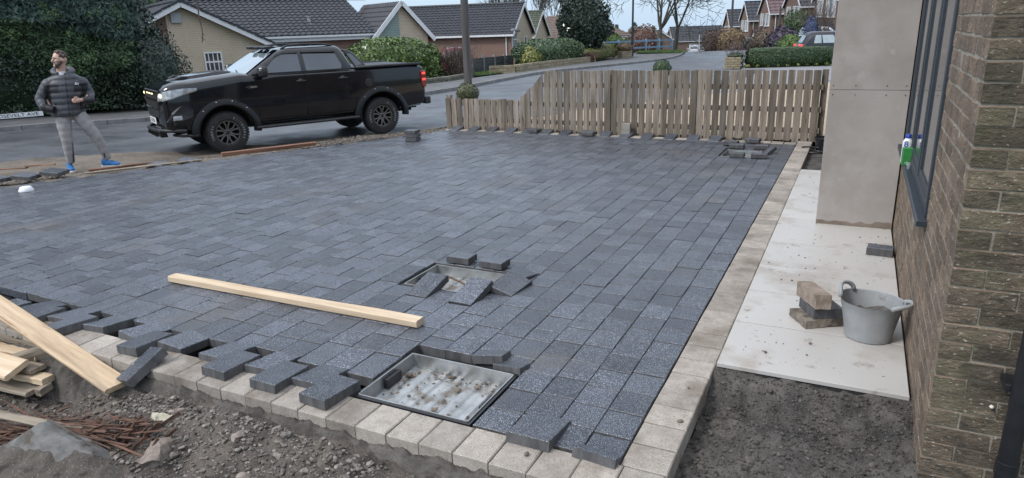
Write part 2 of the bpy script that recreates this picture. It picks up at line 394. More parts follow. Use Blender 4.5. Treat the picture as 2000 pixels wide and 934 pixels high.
for k in range(64):
    xc = X0 - PW * (k + .5)
    y = Y_FRONT + (.004 if k < 4 else random.uniform(-.0, .0)); yend = Y_BACK
    if k >= 8: y = 2.56 + random.choice((0, .05, .09))
    if xc < -3.2: y = 2.60 + .02 * random.random() + max(0, (-3.2 - xc)) * .02
    ylow = edge_y(xc) + .12
    if xc < EX + .2 * 0 - .1 or True:
        # beyond the street edge there is no paving: the field lies on the house side of the edge line
        yend = min(yend, edge_y(xc) - .06) if xc < -6.75 else yend
    first = True
    while y < yend - .06:
        if k < 4: l = random.choice((.18, .195, .205, .21))
        else: l = random.choice((.16, .18, .18, .195, .21, .225))
        if first and k >= 4: l = random.choice((.18, .27)); first = False
        y1 = min(y + l, yend)
        cut = [h for h in HOLES if h[0] <= k <= h[1]]
        ya, yb = y, y1
        for h in cut:
            if ya < h[3] and yb > h[2]:
                if ya < h[2]: yb = h[2]
                elif yb > h[3]: ya = h[3]
                else: ya = yb
        if yb - ya > .045: pavers.append((xc, ya, yb, k))
        y = y1
pavers = [p for p in pavers if p[2] - p[1] > .045]
vis = [p for p in pavers if in_view((p[0], (p[1] + p[2]) / 2, 0), .03)]
vis.sort(key=lambda p: p[0] ** 2 + p[1] ** 2)
single = set(vis[:300])
rest = MB()
for p in pavers:
    xc, ya, yb, k = p; l = yb - ya - .0085
    dz = random.gauss(0, .0014); rx, ry = random.gauss(0, .0045), random.gauss(0, .006)
    rot = Matrix.Rotation(rx, 3, 'X') @ Matrix.Rotation(ry, 3, 'Y') @ Matrix.Rotation(random.gauss(0, .004), 3, 'Z')
    if p in single:
        o = bpy.data.objects.new('paver', paver_mesh(round(l, 3))); COL.objects.link(o); o.parent = driveway
        o.location = (xc, (ya + yb) / 2, dz); o.rotation_euler = rot.to_euler()
    elif p in vis or in_view((xc, (ya + yb) / 2, 0), .5):
        rest.cbox(Vector((xc, (ya + yb) / 2, dz)) + rot @ Vector((0, 0, -.06)), (PW - JT, l, .06), .003, rot)
ro = rest.build('far_pavers', m_paver, driveway, recalc=False); ro['kind'] = 'stuff'
ro['label'] = 'dark grey pavers of the far part of the drive'
# buff border: right edge, front edge, strip at the fence
_bm = {}
def border(x, y, sx, sy, h=.10):
    k = (round(sx, 3), round(sy, 3), h)
    if k not in _bm:
        mb = MB(); mb.cbox((0, 0, -h), (sx, sy, h), .005); me = bpy.data.meshes.new('border_block'); me.from_pydata(mb.v, [], mb.f); me.materials.append(m_border); _bm[k] = me
    o = bpy.data.objects.new('border_block', _bm[k]); COL.objects.link(o); o.parent = driveway
    o.location = (x, y, random.gauss(0, .0012)); o.rotation_euler = (random.gauss(0, .005), random.gauss(0, .005), random.gauss(0, .006)); return o
y = 2.416
while y < 11.02: border(-.642, y + .0895, .198, .1712); y += .1790
x = -.545
while x > -5.9: border(x - .0895, 2.305, .1740, .213); x -= .1790
x = -.748
while x > -6.8: border(x - .0895, 10.965, .1712, .198); x -= .1790
# concrete haunch behind the front border
V = []; F = []; N_ = 420
for i in range(N_):
    x = -.5 - 5.4 * i / (N_ - 1); w = .03 + .05 * (noise.noise(Vector((x * 2.3, 0, 0))) + .4); t = .055 + .03 * noise.noise(Vector((x * 5, 3, 0)))
    for (dy, dz) in ((.02, -.11), (-.004, -t), (-w * .55, -t - .02), (-w, -.12), (-w - .05, -.16), (-w - .1, -.3)):
        j = Vector((x * 9, dy * 9, 0)); V.append((x, 2.2 + dy + .012 * noise.noise(j * 1.7), dz + .022 * noise.fractal(j * 1.6, .9, 2, 4) * (0 if dy > 0 else 1)))
for i in range(N_ - 1):
    for j in range(5): a = i * 6 + j; F.append((a, a + 1, a + 7, a + 6))
me = bpy.data.meshes.new('concrete_haunch'); me.from_pydata(V, [], F)
tag(link('concrete_haunch', me, m_mortar_soil, smooth=True), kind='structure')

# ================================================================== PORCELAIN TILE PATH
path = thing('tile_path', None, None); path['kind'] = 'structure'
mb = MB(); mb.box((-.08, 6.20, -.059), (.90, 5.46, .1)); o = mb.build('screed_bed', m_bed, path)
for (ya, yb) in ((3.46, 4.062), (4.066, 4.626), (4.630, 5.196), (5.200, 5.80), (5.804, 6.60), (6.604, 7.5), (7.504, 8.4), (8.404, 8.93)):
    mb = MB(); mb.cbox((-.081, (ya + yb) / 2, -.006), (.908, yb - ya - .006, .022), .002); mb.m = [0 if i in (1, 6, 7, 8, 9) else 1 for i in range(10)]
    mb.build('tile', [m_tile, m_tile_edge], path)

# ================================================================== SOIL NEAR THE WALL AND RUBBLE GROUND IN FRONT
def heightfield(name, x0, x1, y0, y1, step, fn, mat):
    nx = int((x1 - x0) / step); ny = int((y1 - y0) / step)
    V = []; F = []
    for j in range(ny + 1):
        for i in range(nx + 1):
            x = x0 + (x1 - x0) * i / nx; y = y0 + (y1 - y0) * j / ny; V.append((x, y, fn(x, y)))
    for j in range(ny):
        for i in range(nx): a = j * (nx + 1) + i; F.append((a, a + 1, a + nx + 2, a + nx + 1))
    me = bpy.data.meshes.new(name); me.from_pydata(V, [], F)
    return tag(link(name, me, mat, smooth=True), kind='structure')
fr = lambda x, y, s, o=5: noise.fractal(Vector((x * s, y * s, 1.7)), .9, 2.1, o)
def soil_h(x, y):
    h = -.115 + .035 * fr(x, y, 3.0) + .024 * fr(x + 7, y, 13) + .012 * fr(x, y, 38, 3)
    h += .035 * sstep(x, .2, .4) + .05 * sstep(3.2 - y, .7, 1.2)
    h = h + .07 * math.exp(-((x + .05) ** 2 + (y - 2.85) ** 2) / .08)
    h += .10 * sstep(y, 3.16, 3.42)
    return min(h, -.0075 if y > 3.43 else -.012)
heightfield('soil_bed', -.545, .75, 1.2, 3.50, .014, soil_h, m_soil)
heightfield('soil_strip', -.545, .75, 8.90, 11.2, .05, lambda x, y: -.09 + .02 * fr(x, y, 4) , m_soil)
def rub_h(x, y):
    d = 2.2 - y
    h = -.105 - .20 * sstep(d, .05, .9) + .045 * fr(x, y, 2.6) + .028 * fr(x, y, 11) + .01 * fr(x, y, 30, 3)
    h -= .15 * sstep(-3.8 - x, 0, .35) * sstep(2.18 - y, .0, .08)
    h -= .10 * math.exp(-((x + 3.9) ** 2 / .2 + (y - 1.95) ** 2 / .04))
    h += .05 * math.exp(-((x + 2.6) ** 2 / .5 + (y - 2.05) ** 2 / .02))
    return min(h, -.05 - .35 * max(0, .1 - d))
m_rub = M('rubble_soil', (.032, .026, .022), (.115, .095, .078), 3.2, 8, .9, .9, 60, dist=.015, speck=[((.22, .2, .18), 110, .6, .68)], dirt=[((.15, .125, .105), 2.2, .52, .66)])
heightfield('rubble_ground', -6.2, .2, .4, 2.24, .02, rub_h, m_rub)
m_stone = M('rubble_stone', (.09, .078, .068), (.25, .222, .195), 20, 4, .85, .4, 60, isl=.35, dirt=[((.06, .05, .045), 30, .5, .6)])
def pebble(mb, p, r, fl=.6):
    "small irregular stone"
    V = []; ico = [(0, 0, 1), (.894, 0, .447), (.276, .851, .447), (-.724, .526, .447), (-.724, -.526, .447), (.276, -.851, .447), (.724, .526, -.447), (-.276, .851, -.447), (-.894, 0, -.447), (-.276, -.851, -.447), (.724, -.526, -.447), (0, 0, -1)]
    a = random.uniform(0, 6.3); ca, sa = math.cos(a), math.sin(a); st = random.uniform(.7, 1.5)
    for q in ico:
        k = r * random.uniform(.7, 1.25); x, y, z = q[0] * k * st, q[1] * k / st ** .5, q[2] * k * fl; V.append((p[0] + x * ca - y * sa, p[1] + x * sa + y * ca, p[2] + z))
    mb.add(V, [(0, 1, 2), (0, 2, 3), (0, 3, 4), (0, 4, 5), (0, 5, 1), (1, 6, 2), (2, 7, 3), (3, 8, 4), (4, 9, 5), (5, 10, 1), (6, 7, 2), (7, 8, 3), (8, 9, 4), (9, 10, 5), (10, 6, 1), (11, 7, 6), (11, 8, 7), (11, 9, 8), (11, 10, 9), (11, 6, 10)])
mb = MB()
for _ in range(9500):
    x = random.uniform(-5.6, -.6); y = 2.12 - abs(random.gauss(0, .33))
    if y < .9: continue
    dens = noise.noise(Vector((x * 1.6, y * 1.6, 9))) + (.28 if -3.4 < x < -1.8 else 0)
    if dens < random.uniform(-.45, .35): continue
    r = min(.030, max(.004, random.lognormvariate(-5.05, .5)))
    pebble(mb, (x, y, rub_h(x, y) + r * .25), r)
tag(mb.build('rubble_stones', m_stone, recalc=False), 'grey and brown rubble stones scattered in front of the border', 'rubble', kind='stuff')
mb = MB()
for _ in range(9000):
    x = random.uniform(-.54, .5); y = random.uniform(1.6, 3.44); r = min(.016, max(.0025, random.lognormvariate(-5.5, .5)))
    pebble(mb, (x, y, soil_h(x, y) + r * .3), r, .8)
m_clump = M('earth_clump', (.040, .033, .027), (.12, .10, .083), 14, 7, .92, .9, 60, isl=.25)
m_crumb = M('soil_crumb', (.035, .031, .028), (.105, .094, .085), 30, 4, .9, isl=.4)
tag(mb.build('soil_crumbs', m_crumb, recalc=False), 'dark crumbs and clods lying on the soil bed', 'soil', kind='stuff')
mb = MB()
for _ in range(260):       # soft clods of earth between the rubble
    x = random.uniform(-4.6, -.7); y = 2.10 - abs(random.gauss(0, .3)); r = min(.026, random.lognormvariate(-4.6, .45))
    if y > 1.0: pebble(mb, (x, y, rub_h(x, y) - r * .1), r, .4)
tag(mb.build('earth_clumps', m_clump, recalc=False), 'brown clumps of earth among the rubble in front of the border', 'soil', kind='stuff')
mb = MB()
for _ in range(1500):      # dirt spilled along the road side of the drive
    v = random.uniform(-4.6, 3.3); u = .05 + abs(random.gauss(0, .6)); x, y = xy(u, v)
    r = random.uniform(.004, .013) * (2 if random.random() < .06 else 1); pebble(mb, (x, y, zt(x, y) + .002 + r * .3), r)
for _ in range(1600):
    v = random.gauss(1.0, .7); u = random.gauss(.08, .13); x, y = xy(u, v); r = random.lognormvariate(-4.7, .5); pebble(mb, (x, y, max(zt(x, y), -.0) + .03 * math.exp(-((v - 1) ** 2) * 2) + r * .2), r)
m_clod = M('dirt_clod', (.085, .07, .055), (.17, .145, .12), 20, 4, .9, isl=.3)
tag(mb.build('dirt_clods', m_clod, recalc=False), 'brown dirt clods along the street edge of the drive', 'dirt', kind='stuff')
# ================================================================== HOUSE ON THE RIGHT (bricks one by one)
m_brick = M('rustic_brick', (.125, .086, .058), (.215, .155, .108), 9, 6, .9, .8, 34, stretch=(1, 1, 1.5), isl=.24, dist=.010, speck=[((.38, .35, .31), 60, .62, .68)], dirt=[((.10, .082, .068), 5, .5, .7)])
m_brick_moss = M('algae_brick', (.078, .060, .043), (.165, .130, .094), 10, 6, .93, .9, 42, stretch=(1, 1, 1.8), isl=.32, dist=.012, speck=[((.32, .30, .24), 55, .62, .68)], dirt=[((.05, .042, .033), 11, .54, .66)], wdirt=[((.115, .112, .060), 1.6, .49, .72), ((.04, .035, .028), 2.7, .56, .72)])
m_mort = M('mortar', (.22, .195, .155), (.37, .335, .28), 14, 6, .95, .8, 90, dist=.006, wdirt=[((.15, .135, .085), 2, .48, .68)])
m_frame = M('anthracite_frame', (.028, .036, .048), (.034, .043, .056), 60, 3, .42, .1, 300)
m_glass = M('window_glass', (.05, .055, .06), (.07, .075, .08), 2, 2, .04, spec=.9)
m_cboard = M('cement_board', (.315, .285, .262), (.395, .362, .338), 2.6, 8, .85, .12, 60, dirt=[((.24, .20, .168), 1.4, .52, .75), ((.46, .43, .40), 5, .64, .8), ((.20, .17, .14), 40, .70, .74)])
m_black = M('black_plastic', (.012, .013, .016), (.02, .021, .025), 12, 4, .35)
m_steel = M('galvanised_steel', (.36, .375, .38), (.50, .515, .52), 14, 5, .38, .15, 40, metal=.75, dirt=[((.30, .29, .27), 7, .5, .66)])
m_white = M('white_plastic', (.70, .71, .72), (.78, .79, .80), 8, 3, .45)
WX, CY, COURSE, Z0 = .385, 2.905, .075, -.175
house = thing('brick_house', 'brown brick house wall with dark grey window close on the right', 'house', (WX, CY, 0))
mb = MB()
for (x0, x1, y0, y1, z0, z1) in ((.0022, 4, .006, 1.12, -.25, 4.2), (.0022, 4, 3.46, 9, -.25, 4.2), (.0022, 4, 1.121, 3.459, -.25, .735), (.0022, 4, 1.121, 3.459, 2.165, 4.2), (.13, 4, 1.122, 3.458, .736, 2.164)):
    mb.box(((x0 + x1) / 2, (y0 + y1) / 2, (z0 + z1) / 2), (x1 - x0, y1 - y0, z1 - z0))
mb.build('mortar_core', m_mort, house)
WY0, WY1, WZ0, WZ1 = 1.125, 3.455, .735, 2.165       # window opening (house coordinates)
bricks = []
for c in range(38):
    z = Z0 + c * COURSE
    if c % 2: bricks.append((0, .0, .1025, .0, .215, z, 1)); ya, xb = .225, .1125
    else: bricks.append((0, .0, .215, .0, .1025, z, 1)); ya, xb = .1125, .225
    y = ya
    while y < 8.6:                      # face along the path
        l = .215; y1 = y + l
        if z + .065 > WZ0 and z < WZ1:
            if y < WY0 < y1: y1 = WY0
            elif WY0 <= y and y1 <= WY1: y += .225; continue
            elif y < WY1 < y1: bricks.append((0, 0, .1025, WY1, y1, z, 0)); y += .225; continue
        if y1 - y > .03: bricks.append((0, 0, .1025, y, y1, z, 0))
        y += .225
    x = xb
    while x < 1.3: bricks.append((0, x, x + .215, 0, .1025, z, 2)); x += .225
_bk = {}
def brick_mesh(sx, sy, kind):
    vr = random.randrange(4); k = (round(sx, 3), round(sy, 3), kind, vr)
    if k not in _bk:
        mb = MB(); mb.cbox((0, 0, 0), (sx, sy, .065), .003)
        V = [Vector(p) + Vector((random.gauss(0, .0008), random.gauss(0, .0008), random.gauss(0, .0016))) for p in mb.v]
        me = bpy.data.meshes.new('brick'); me.from_pydata(V, [], mb.f); me.materials.append(m_brick_moss if kind == 2 else m_brick)
        if kind == 1: me.materials.append(m_brick_moss); me.polygons.foreach_set('material_index', [1 if f == 2 else 0 for f in range(10)])
        _bk[k] = me
    return _bk[k]
bl = []
for (_, x0, x1, y0, y1, z, kd) in bricks:
    c = Vector((WX + (x0 + x1) / 2, CY + (y0 + y1) / 2, z)); vis_ = in_view(c, .04) and c.y < 6.75
    bl.append((not vis_, c.length, x0, x1, y0, y1, z, kd))
bl.sort(key=lambda b: (b[0], b[1]))
rb = MB(); rb2 = MB()
for i, (hid, d, x0, x1, y0, y1, z, kd) in enumerate(bl):
    j = Vector((random.gauss(0, .0007), random.gauss(0, .0010), random.gauss(0, .001))); c = Vector(((x0 + x1) / 2, (y0 + y1) / 2, z)) + j
    if i < 300 and not hid:
        o = bpy.data.objects.new('brick', brick_mesh(x1 - x0, y1 - y0, kd)); COL.objects.link(o); o.parent = house; o.location = c; o.rotation_euler = (0, 0, random.gauss(0, .004))
    else: (rb2 if kd == 2 else rb).cbox(c, (x1 - x0, y1 - y0, .065), .004)
rb.build('upper_bricks', m_brick, house, recalc=False)['kind'] = 'stuff'
rb2.build('side_bricks', m_brick_moss, house, recalc=False)['kind'] = 'stuff'
# window: frame, casements, panes, sill
win = MB()
fx0, fx1 = -.012, .058
def fr_box(mb, y0, y1, z0, z1, x0=fx0, x1=fx1): mb.box(((x0 + x1) / 2, (y0 + y1) / 2, (z0 + z1) / 2), (x1 - x0, y1 - y0, z1 - z0))
fr_box(win, WY0, WY0 + .065, WZ0 + .03, WZ1); fr_box(win, WY1 - .065, WY1, WZ0 + .03, WZ1)
fr_box(win, WY0 + .065, WY1 - .065, WZ0 + .03, WZ0 + .10); fr_box(win, WY0 + .065, WY1 - .065, WZ1 - .065, WZ1)
for ym in (WY0 + .78, WY0 + 1.55): fr_box(win, ym - .03, ym + .03, WZ0 + .10, WZ1 - .065)
wobj = win.build('window_frame', m_frame, house, bevel=.004)
for (ya, yb) in ((WY0 + .067, WY0 + .748), (WY0 + .812, WY0 + 1.518), (WY0 + 1.582, WY1 - .067)):
    mb = MB(); za, zb = WZ0 + .102, WZ1 - .067
    for q in ((ya, ya + .05, za, zb), (yb - .05, yb, za, zb), (ya + .05, yb - .05, za, za + .05), (ya + .05, yb - .05, zb - .05, zb)): fr_box(mb, *q, x0=-.007, x1=.05)
    mb.build('casement', m_frame, wobj, bevel=.004)
    mb = MB(); fr_box(mb, ya + .05, yb - .05, za + .05, zb - .05, .003, .009); mb.build('pane', m_glass, wobj)
mb = MB(); mb.prism([(-.052, .735), (.04, .735), (.04, .762), (-.045, .768), (-.052, .762)], WY0 - .08, WY1 + .06, lambda p, q, t: (p, t, q))
mb.build('window_sill', m_frame, house, bevel=.003)
# room behind the panes so the glass is not seen against brick
mb = MB(); mb.box((.10, (WY0 + WY1) / 2, 1.45), (.01, WY1 - WY0 - .02, 1.38)); mb.build('blind', M('grey_blind', (.34, .34, .35), (.40, .40, .41), 3, 3, .8), house)
# cement-board boxed pillar at the porch
pil = thing('boxed_pillar', 'tall pale cement board clad pillar standing on the tiles by the window', 'pillar', (.074, 6.5, .016))
for (z0, z1) in ((0, 1.172), (1.175, 2.4), (2.403, 3.6)):
    mb = MB(); mb.box((0, .30, (z0 + z1) / 2), (.598, .6, z1 - z0)); mb.build('board', m_cboard, pil, bevel=.002)
mb = MB(); mb.box((0, .30, 1.8), (.58, .58, 3.62)); mb.build('stud_core', m_black, pil)
for zz in (1.135, 1.21, 2.36, 2.44):
    for xx in (-.10, .13, .27, -.27): 
        mb = MB(); mb.lathe([(.0045, 0), (.0045, .004)], 8, (xx, -.0035, zz), 'y'); mb.build('screw', m_black, pil)
mb = MB(); wav = [(-.2995 + .599 * i / 40, .035 + .02 * noise.noise(Vector((i * .23, 4, 0))) + (.02 if i > 30 else 0)) for i in range(41)]
mb.prism([(.2995, .001), (-.2995, .001)][::-1] + wav[::-1], -.0015, .01); mb.build('splash_stain', M('damp_board', (.15, .112, .086), (.25, .205, .17), 7, 6, .8), pil)
# downpipe
dp = thing('downpipe', 'black plastic downpipe on the mossy brick return', 'downpipe', (.645, 2.785, -.2))
mb = MB(); mb.tube([(0, 0, 0), (0, 0, 4)], .034, 20); mb.build('pipe', m_black, dp, 'auto')
for zz in (.34, 2.1): mb = MB(); mb.lathe([(.034, zz - .03), (.0385, zz - .028), (.0385, zz + .028), (.034, zz + .03)], 20); mb.build('collar', m_black, dp, 'auto')
mb = MB(); mb.box((0, .06, .66), (.105, .10, .03)); mb.build('bracket', m_black, dp, bevel=.004)
sn = MB(); sn.lathe([(.0, -.007), (.006, -.0055), (.0085, 0), (.006, .0055), (0, .0075)], 14, (.585, 2.893, .325), 'y')
tag(sn.build('snail', M('pale_shell', (.62, .58, .50), (.72, .68, .6), 60, 3, .5), smooth=True), 'tiny pale snail shell on the mossy bricks beside the black pipe', 'snail')
# old tubs by the end of the fence
pt = thing('plastic_pot', 'shiny black pot standing on soil at the right end of the fence', 'pot', (-.37, 10.72, -.08))
mb = MB(); mb.lathe([(.09, 0), (.125, .2), (.135, .2), (.135, .225), (.12, .225), (.10, .03), (0, .03)], 24, cap=False); mb.build('pot_body', m_black, pt, 'auto')
mb = MB(); mb.lathe([(.115, .15), (0, .16)], 20, cap=False); mb.build('potting_soil', m_soil, pt)
ho = MB(); ho.tube([(-.47 + .14 * math.cos(a) * (1 + .04 * a), 10.5 + .15 * math.sin(a), -.06 + .008 * a) for a in np.linspace(0, 9, 50)], .013, 8)
tag(ho.build('hose', m_black, smooth=True), 'coil of black hose on the soil in front of the pot', 'hose')

# ================================================================== THINGS ON THE TILE PATH
TZ = .0165
m_tub = M('grey_rubber', (.27, .28, .285), (.33, .34, .345), 8, 5, .55, .1, 60, dirt=[((.16, .145, .13), 9, .62, .74)])
m_wet = M('wet_mortar', (.075, .072, .068), (.16, .15, .14), 12, 7, .6, .9, 40, dist=.03)
tub = thing('builders_tub', 'grey rubber tub of mortar with two loop handles beside the brick wall', 'bucket', (.190, 4.12, TZ), R_(-24)); tub.scale = (.9, .9, .95)
prof = [(.0, 0), (.126, 0), (.134, .006), (.141, .06), (.162, .17), (.178, .235), (.182, .240), (.176, .236), (.158, .165), (.14, .07), (0, .06)]
mb = MB(); n = 40; rings = []
for r, z in prof: rings.append([Vector((r * math.cos(2 * math.pi * k / n) * 1.03, r * math.sin(2 * math.pi * k / n) * .97, z + (.012 * abs(math.cos(2 * math.pi * k / n)) ** 6 if z > .2 else 0))) for k in range(n)])
mb.loft(rings, cap=False); mb.build('tub_body', m_tub, tub, 'auto')
for sgn, out in ((-1, .01), (1, .055)):
    pts = []
    for a in np.linspace(0, math.pi, 13):
        pts.append((sgn * (.178 + out * math.sin(a)) * (1 - .13 * math.cos(a) ** 2), .088 * math.cos(a), .238 + (.062 if sgn < 0 else .03) * math.sin(a) ** .8))
    mb = MB(); mb.tube(pts, [.010 + .005 * abs(math.cos(a)) for a in np.linspace(0, math.pi, 13)], 8); mb.build('handle', m_tub, tub, True)
V = []; F = []; g = 26
for j in range(g):
    for i in range(g):
        r = .149 * (i / (g - 1)); a = 2 * math.pi * j / g; x, y = r * math.cos(a), r * math.sin(a)
        V.append((x, y, .150 + .022 * noise.fractal(Vector((x * 22, y * 22, 5)), .9, 2, 4) + .015 * x / .15))
for j in range(g):
    for i in range(g - 1): F.append((j * g + i, j * g + i + 1, ((j + 1) % g) * g + i + 1, ((j + 1) % g) * g + i))
me = bpy.data.meshes.new('mortar_fill'); me.from_pydata(V, [], F); link('mortar_fill', me, m_wet, tub, False)
m_slab = M('rough_concrete', (.13, .105, .08), (.25, .215, .175), 16, 7, .9, 1., 50, dist=.01, dirt=[((.08, .065, .05), 10, .5, .62)])
def rough_block(name, size, mat, loc, rot, sub=5, amp=.004):
    b = bmesh.new(); bmesh.ops.create_cube(b, size=1); bmesh.ops.subdivide_edges(b, edges=b.edges, cuts=sub, use_grid_fill=True)
    for v in b.verts:
        v.co = Vector((v.co.x * size[0], v.co.y * size[1], (v.co.z + .5) * size[2])); k = noise.noise_vector(v.co * 28 + Vector((size[0] * 90, 0, 0)))
        v.co += k * amp
    me = bpy.data.meshes.new(name); b.to_mesh(me); b.free(); o = link(name, me, mat, None, True); me.set_sharp_from_angle(angle=R_(50)); o.location = loc; o.rotation_euler = rot; return o
tag(rough_block('concrete_slab', (.245, .20, .048), m_slab, (-.085, 4.24, TZ + .002), (0, 0, R_(32)), 6, .006), 'rough brown broken slab at the bottom of the small pile beside the grey tub', 'slab')
lp = bpy.data.objects.new('loose_paver', paver_mesh(.20)); COL.objects.link(lp); lp.location = (-.070, 4.26, TZ + .113); lp.rotation_euler = (0, 0, R_(28))
tag(lp, 'dark paver in the middle of the small pile beside the grey tub', 'paver')
m_oldbrick = M('old_brick', (.23, .175, .14), (.34, .275, .225), 11, 6, .9, .6, 60, dirt=[((.15, .125, .085), 8, .5, .65)])
tag(rough_block('old_brick', (.090, .30, .088), m_oldbrick, (-.118, 4.26, TZ + .112), (R_(-5), R_(3), R_(24)), 6, .003), 'pale brown old brick lying across the top of the small pile', 'brick')
lp = bpy.data.objects.new('loose_paver', paver_mesh(.18, .12)); COL.objects.link(lp); lp.location = (.275, 5.75, TZ + .061); lp.rotation_euler = (0, 0, R_(84))
tag(lp, 'single dark paver on the tiles against the brick wall below the sill', 'paver')
mb = MB()
for _ in range(150):
    x, y = random.uniform(-.5, .33), random.uniform(3.5, 8.6)
    if random.random() < .35: x, y = random.gauss(-.17, .03), random.gauss(6.75, .09)
    if abs(x - .07) < .32 and y > 6.5: continue
    r = random.uniform(.002, .0065) * (1.8 if random.random() < .05 else 1); pebble(mb, (x, y, TZ + r * .5), r)
tag(mb.build('grit', m_clod, recalc=False), 'dark grit and crumbs scattered on the pale tiles', 'grit', kind='stuff')
# carton and bottle on the sill
SZ = .767
ct = thing('carton', 'green cardboard carton standing on the dark window sill', 'carton', (.352, 5.50, SZ), R_(6))
m_green = M('green_card', (.03, .20, .045), (.04, .25, .06), 10, 3, .5)
mb = MB(); mb.box((0, 0, .06), (.062, .06, .12)); mb.build('box', m_green, ct, bevel=.002)
mb = MB()
for i in range(9): mb.box((random.uniform(-.022, .022), -.0305, .008 + .018 * random.random()), (.007, .001, .006), Matrix.Rotation(random.uniform(0, 3), 3, 'Y'))
mb.build('white_print', m_white, ct)
bt = thing('plastic_bottle', 'white and yellow bottle with blue cap behind the green carton on the sill', 'bottle', (.350, 5.585, SZ)); bt.scale = (.9, .9, .82)
m_yel = M('yellow_print', (.62, .44, .10), (.70, .52, .16), 10, 3, .4); m_blue = M('blue_plastic', (.02, .05, .32), (.03, .07, .40), 8, 3, .4)
mb = MB(); mb.lathe([(.0, 0), (.034, 0), (.036, .01), (.036, .17), (.034, .19), (.022, .21), (.019, .215), (0, .215)], 24); mb.m = [0] * len(mb.f)
for i, f in enumerate(mb.f):
    c = sum((Vector(mb.v[k]) for k in f), Vector()) / len(f)
    if c.x > .008 and c.z > .1: mb.m[i] = 1
mb.build('bottle_body', [m_white, m_yel], bt, 'auto')
mb = MB(); mb.lathe([(.021, .213), (.0215, .243), (.019, .247), (0, .247)], 20); mb.build('cap', m_blue, bt, 'auto')
text_mesh('8', .07, .0008, m_blue, 'print', bt, Matrix.Translation((-.012, -.0375, .165)) @ Matrix.Rotation(R_(90), 4, 'X'))
cp = MB(); cp.lathe([(.013, 0), (.014, .026), (.011, .028), (0, .027)], 16, (.362, 5.36, SZ))
tag(cp.build('small_pot', M('grey_tin', (.30, .33, .35), (.36, .39, .41), 20, 3, .4, metal=.5), smooth='auto'), 'tiny grey cylindrical cap on the sill in front of the carton', 'cap')
# ================================================================== MANHOLES
m_debris = M('dried_mud', (.10, .075, .055), (.20, .16, .125), 25, 5, .9, isl=.3)
m_floor = M('muddy_steel', (.33, .345, .35), (.47, .485, .49), 10, 5, .48, .15, 40, metal=.55, dirt=[((.22, .19, .16), 6, .52, .62), ((.13, .10, .075), 9, .60, .68)])
def manhole(name, label, x0, x1, y0, y1, zf=-.004, debris=70, stick=False):
    w, d = x1 - x0, y1 - y0
    t = thing(name, label, 'manhole cover', ((x0 + x1) / 2, (y0 + y1) / 2, 0), group='recessed manhole trays in the drive')
    mb = MB(); tk = .006; zb = -.104
    for (cx, cy, sx, sy) in ((-w / 2, 0, tk, d), (w / 2, 0, tk, d), (0, -d / 2, w - tk, tk), (0, d / 2, w - tk, tk)): mb.box((cx, cy, (zf + zb) / 2), (sx, sy, zf - zb))
    mb.build('tray_rim', m_steel, t, bevel=.001)
    mb = MB()
    for (cx, cy, sx, sy) in ((-w / 2 - .012, 0, .014, d + .04), (w / 2 + .012, 0, .014, d + .04), (0, -d / 2 - .012, w + .01, .014), (0, d / 2 + .012, w + .01, .014)): mb.box((cx, cy, (zf - .006 + zb) / 2), (sx, sy, zf - .006 - zb))
    mb.build('outer_frame', m_black, t)
    n = 44; V = []; F = []        # corrugated tray floor
    for i in range(n + 1):
        x = -w / 2 + .004 + (w - .008) * i / n; ph = (i / n * 6) % 1; z = -.094 + .013 * max(0, min(1, abs(ph - .5) * 6 - 1))
        V += [(x, -d / 2 + .004, z), (x, d / 2 - .004, z)]
    for i in range(n): F.append((2 * i, 2 * i + 2, 2 * i + 3, 2 * i + 1))
    me = bpy.data.meshes.new('tray_floor'); me.from_pydata(V, [], F); link('tray_floor', me, m_floor, t)
    for sx in (-1, 1): mb = MB(); mb.box((sx * (w / 2 - .02), sx * -.02, -.05), (.028, .13, .055)); mb.build('key_socket', m_black, t, bevel=.003)
    if debris:
        mb = MB()
        for _ in range(debris):
            edge = random.random() < .55
            x = random.uniform(-.46, .46) * w; y = random.uniform(-.46, .46) * d
            if edge: (x, y) = (x, d * random.uniform(.3, .46)) if random.random() < .6 else (-w * random.uniform(.33, .46), y)
            r = random.lognormvariate(-5.1, .55); r = min(.02, r); pebble(mb, (x, y, -.086 + r * .4), r, .5)
        o = mb.build('mud_crumbs', m_debris, t, recalc=False); o['kind'] = 'stuff'
    return t
manhole('manhole_tray', 'open galvanised manhole tray with mud crumbs beside the front border', -2.155, -1.505, 2.452, 2.95, debris=120)
manhole('manhole_tray', 'galvanised manhole tray half covered by leaning pavers mid drive', -2.862, -2.225, 3.885, 4.335, debris=40)
manhole('manhole_tray', 'small manhole tray near the fence ringed by four loose pavers', -1.615, -1.135, 9.66, 10.20, debris=10)
st = MB(); st.tube([(-2.72, 4.26, -.06), (-2.55, 4.16, -.045), (-2.40, 4.05, -.03)], .008, 7)
tag(st.build('stick', M('dark_wood', (.10, .055, .035), (.16, .09, .06), 30, 4, .8), smooth=True), 'short brown stick lying in the middle manhole tray', 'stick')

# ================================================================== LOOSE PAVERS
def loose(label, loc, rot, l=.26, w=PW - JT, group=None, h=.052):
    "paver laid loose; loc is the middle of its top face, rot = (pitch, roll, yaw) degrees"
    o = bpy.data.objects.new('loose_paver', paver_mesh(l, w, h)); COL.objects.link(o); o.location = loc; o.rotation_euler = [R_(a) for a in rot]
    return tag(o, label, 'paver', group)
ORD = ['first', 'second', 'third', 'fourth', 'fifth', 'sixth', 'seventh', 'eighth', 'ninth', 'tenth', 'eleventh', 'twelfth', 'thirteenth', 'fourteenth', 'fifteenth', 'sixteenth', 'seventeenth', 'eighteenth']
gF = 'uncut pavers overlapping the front border'
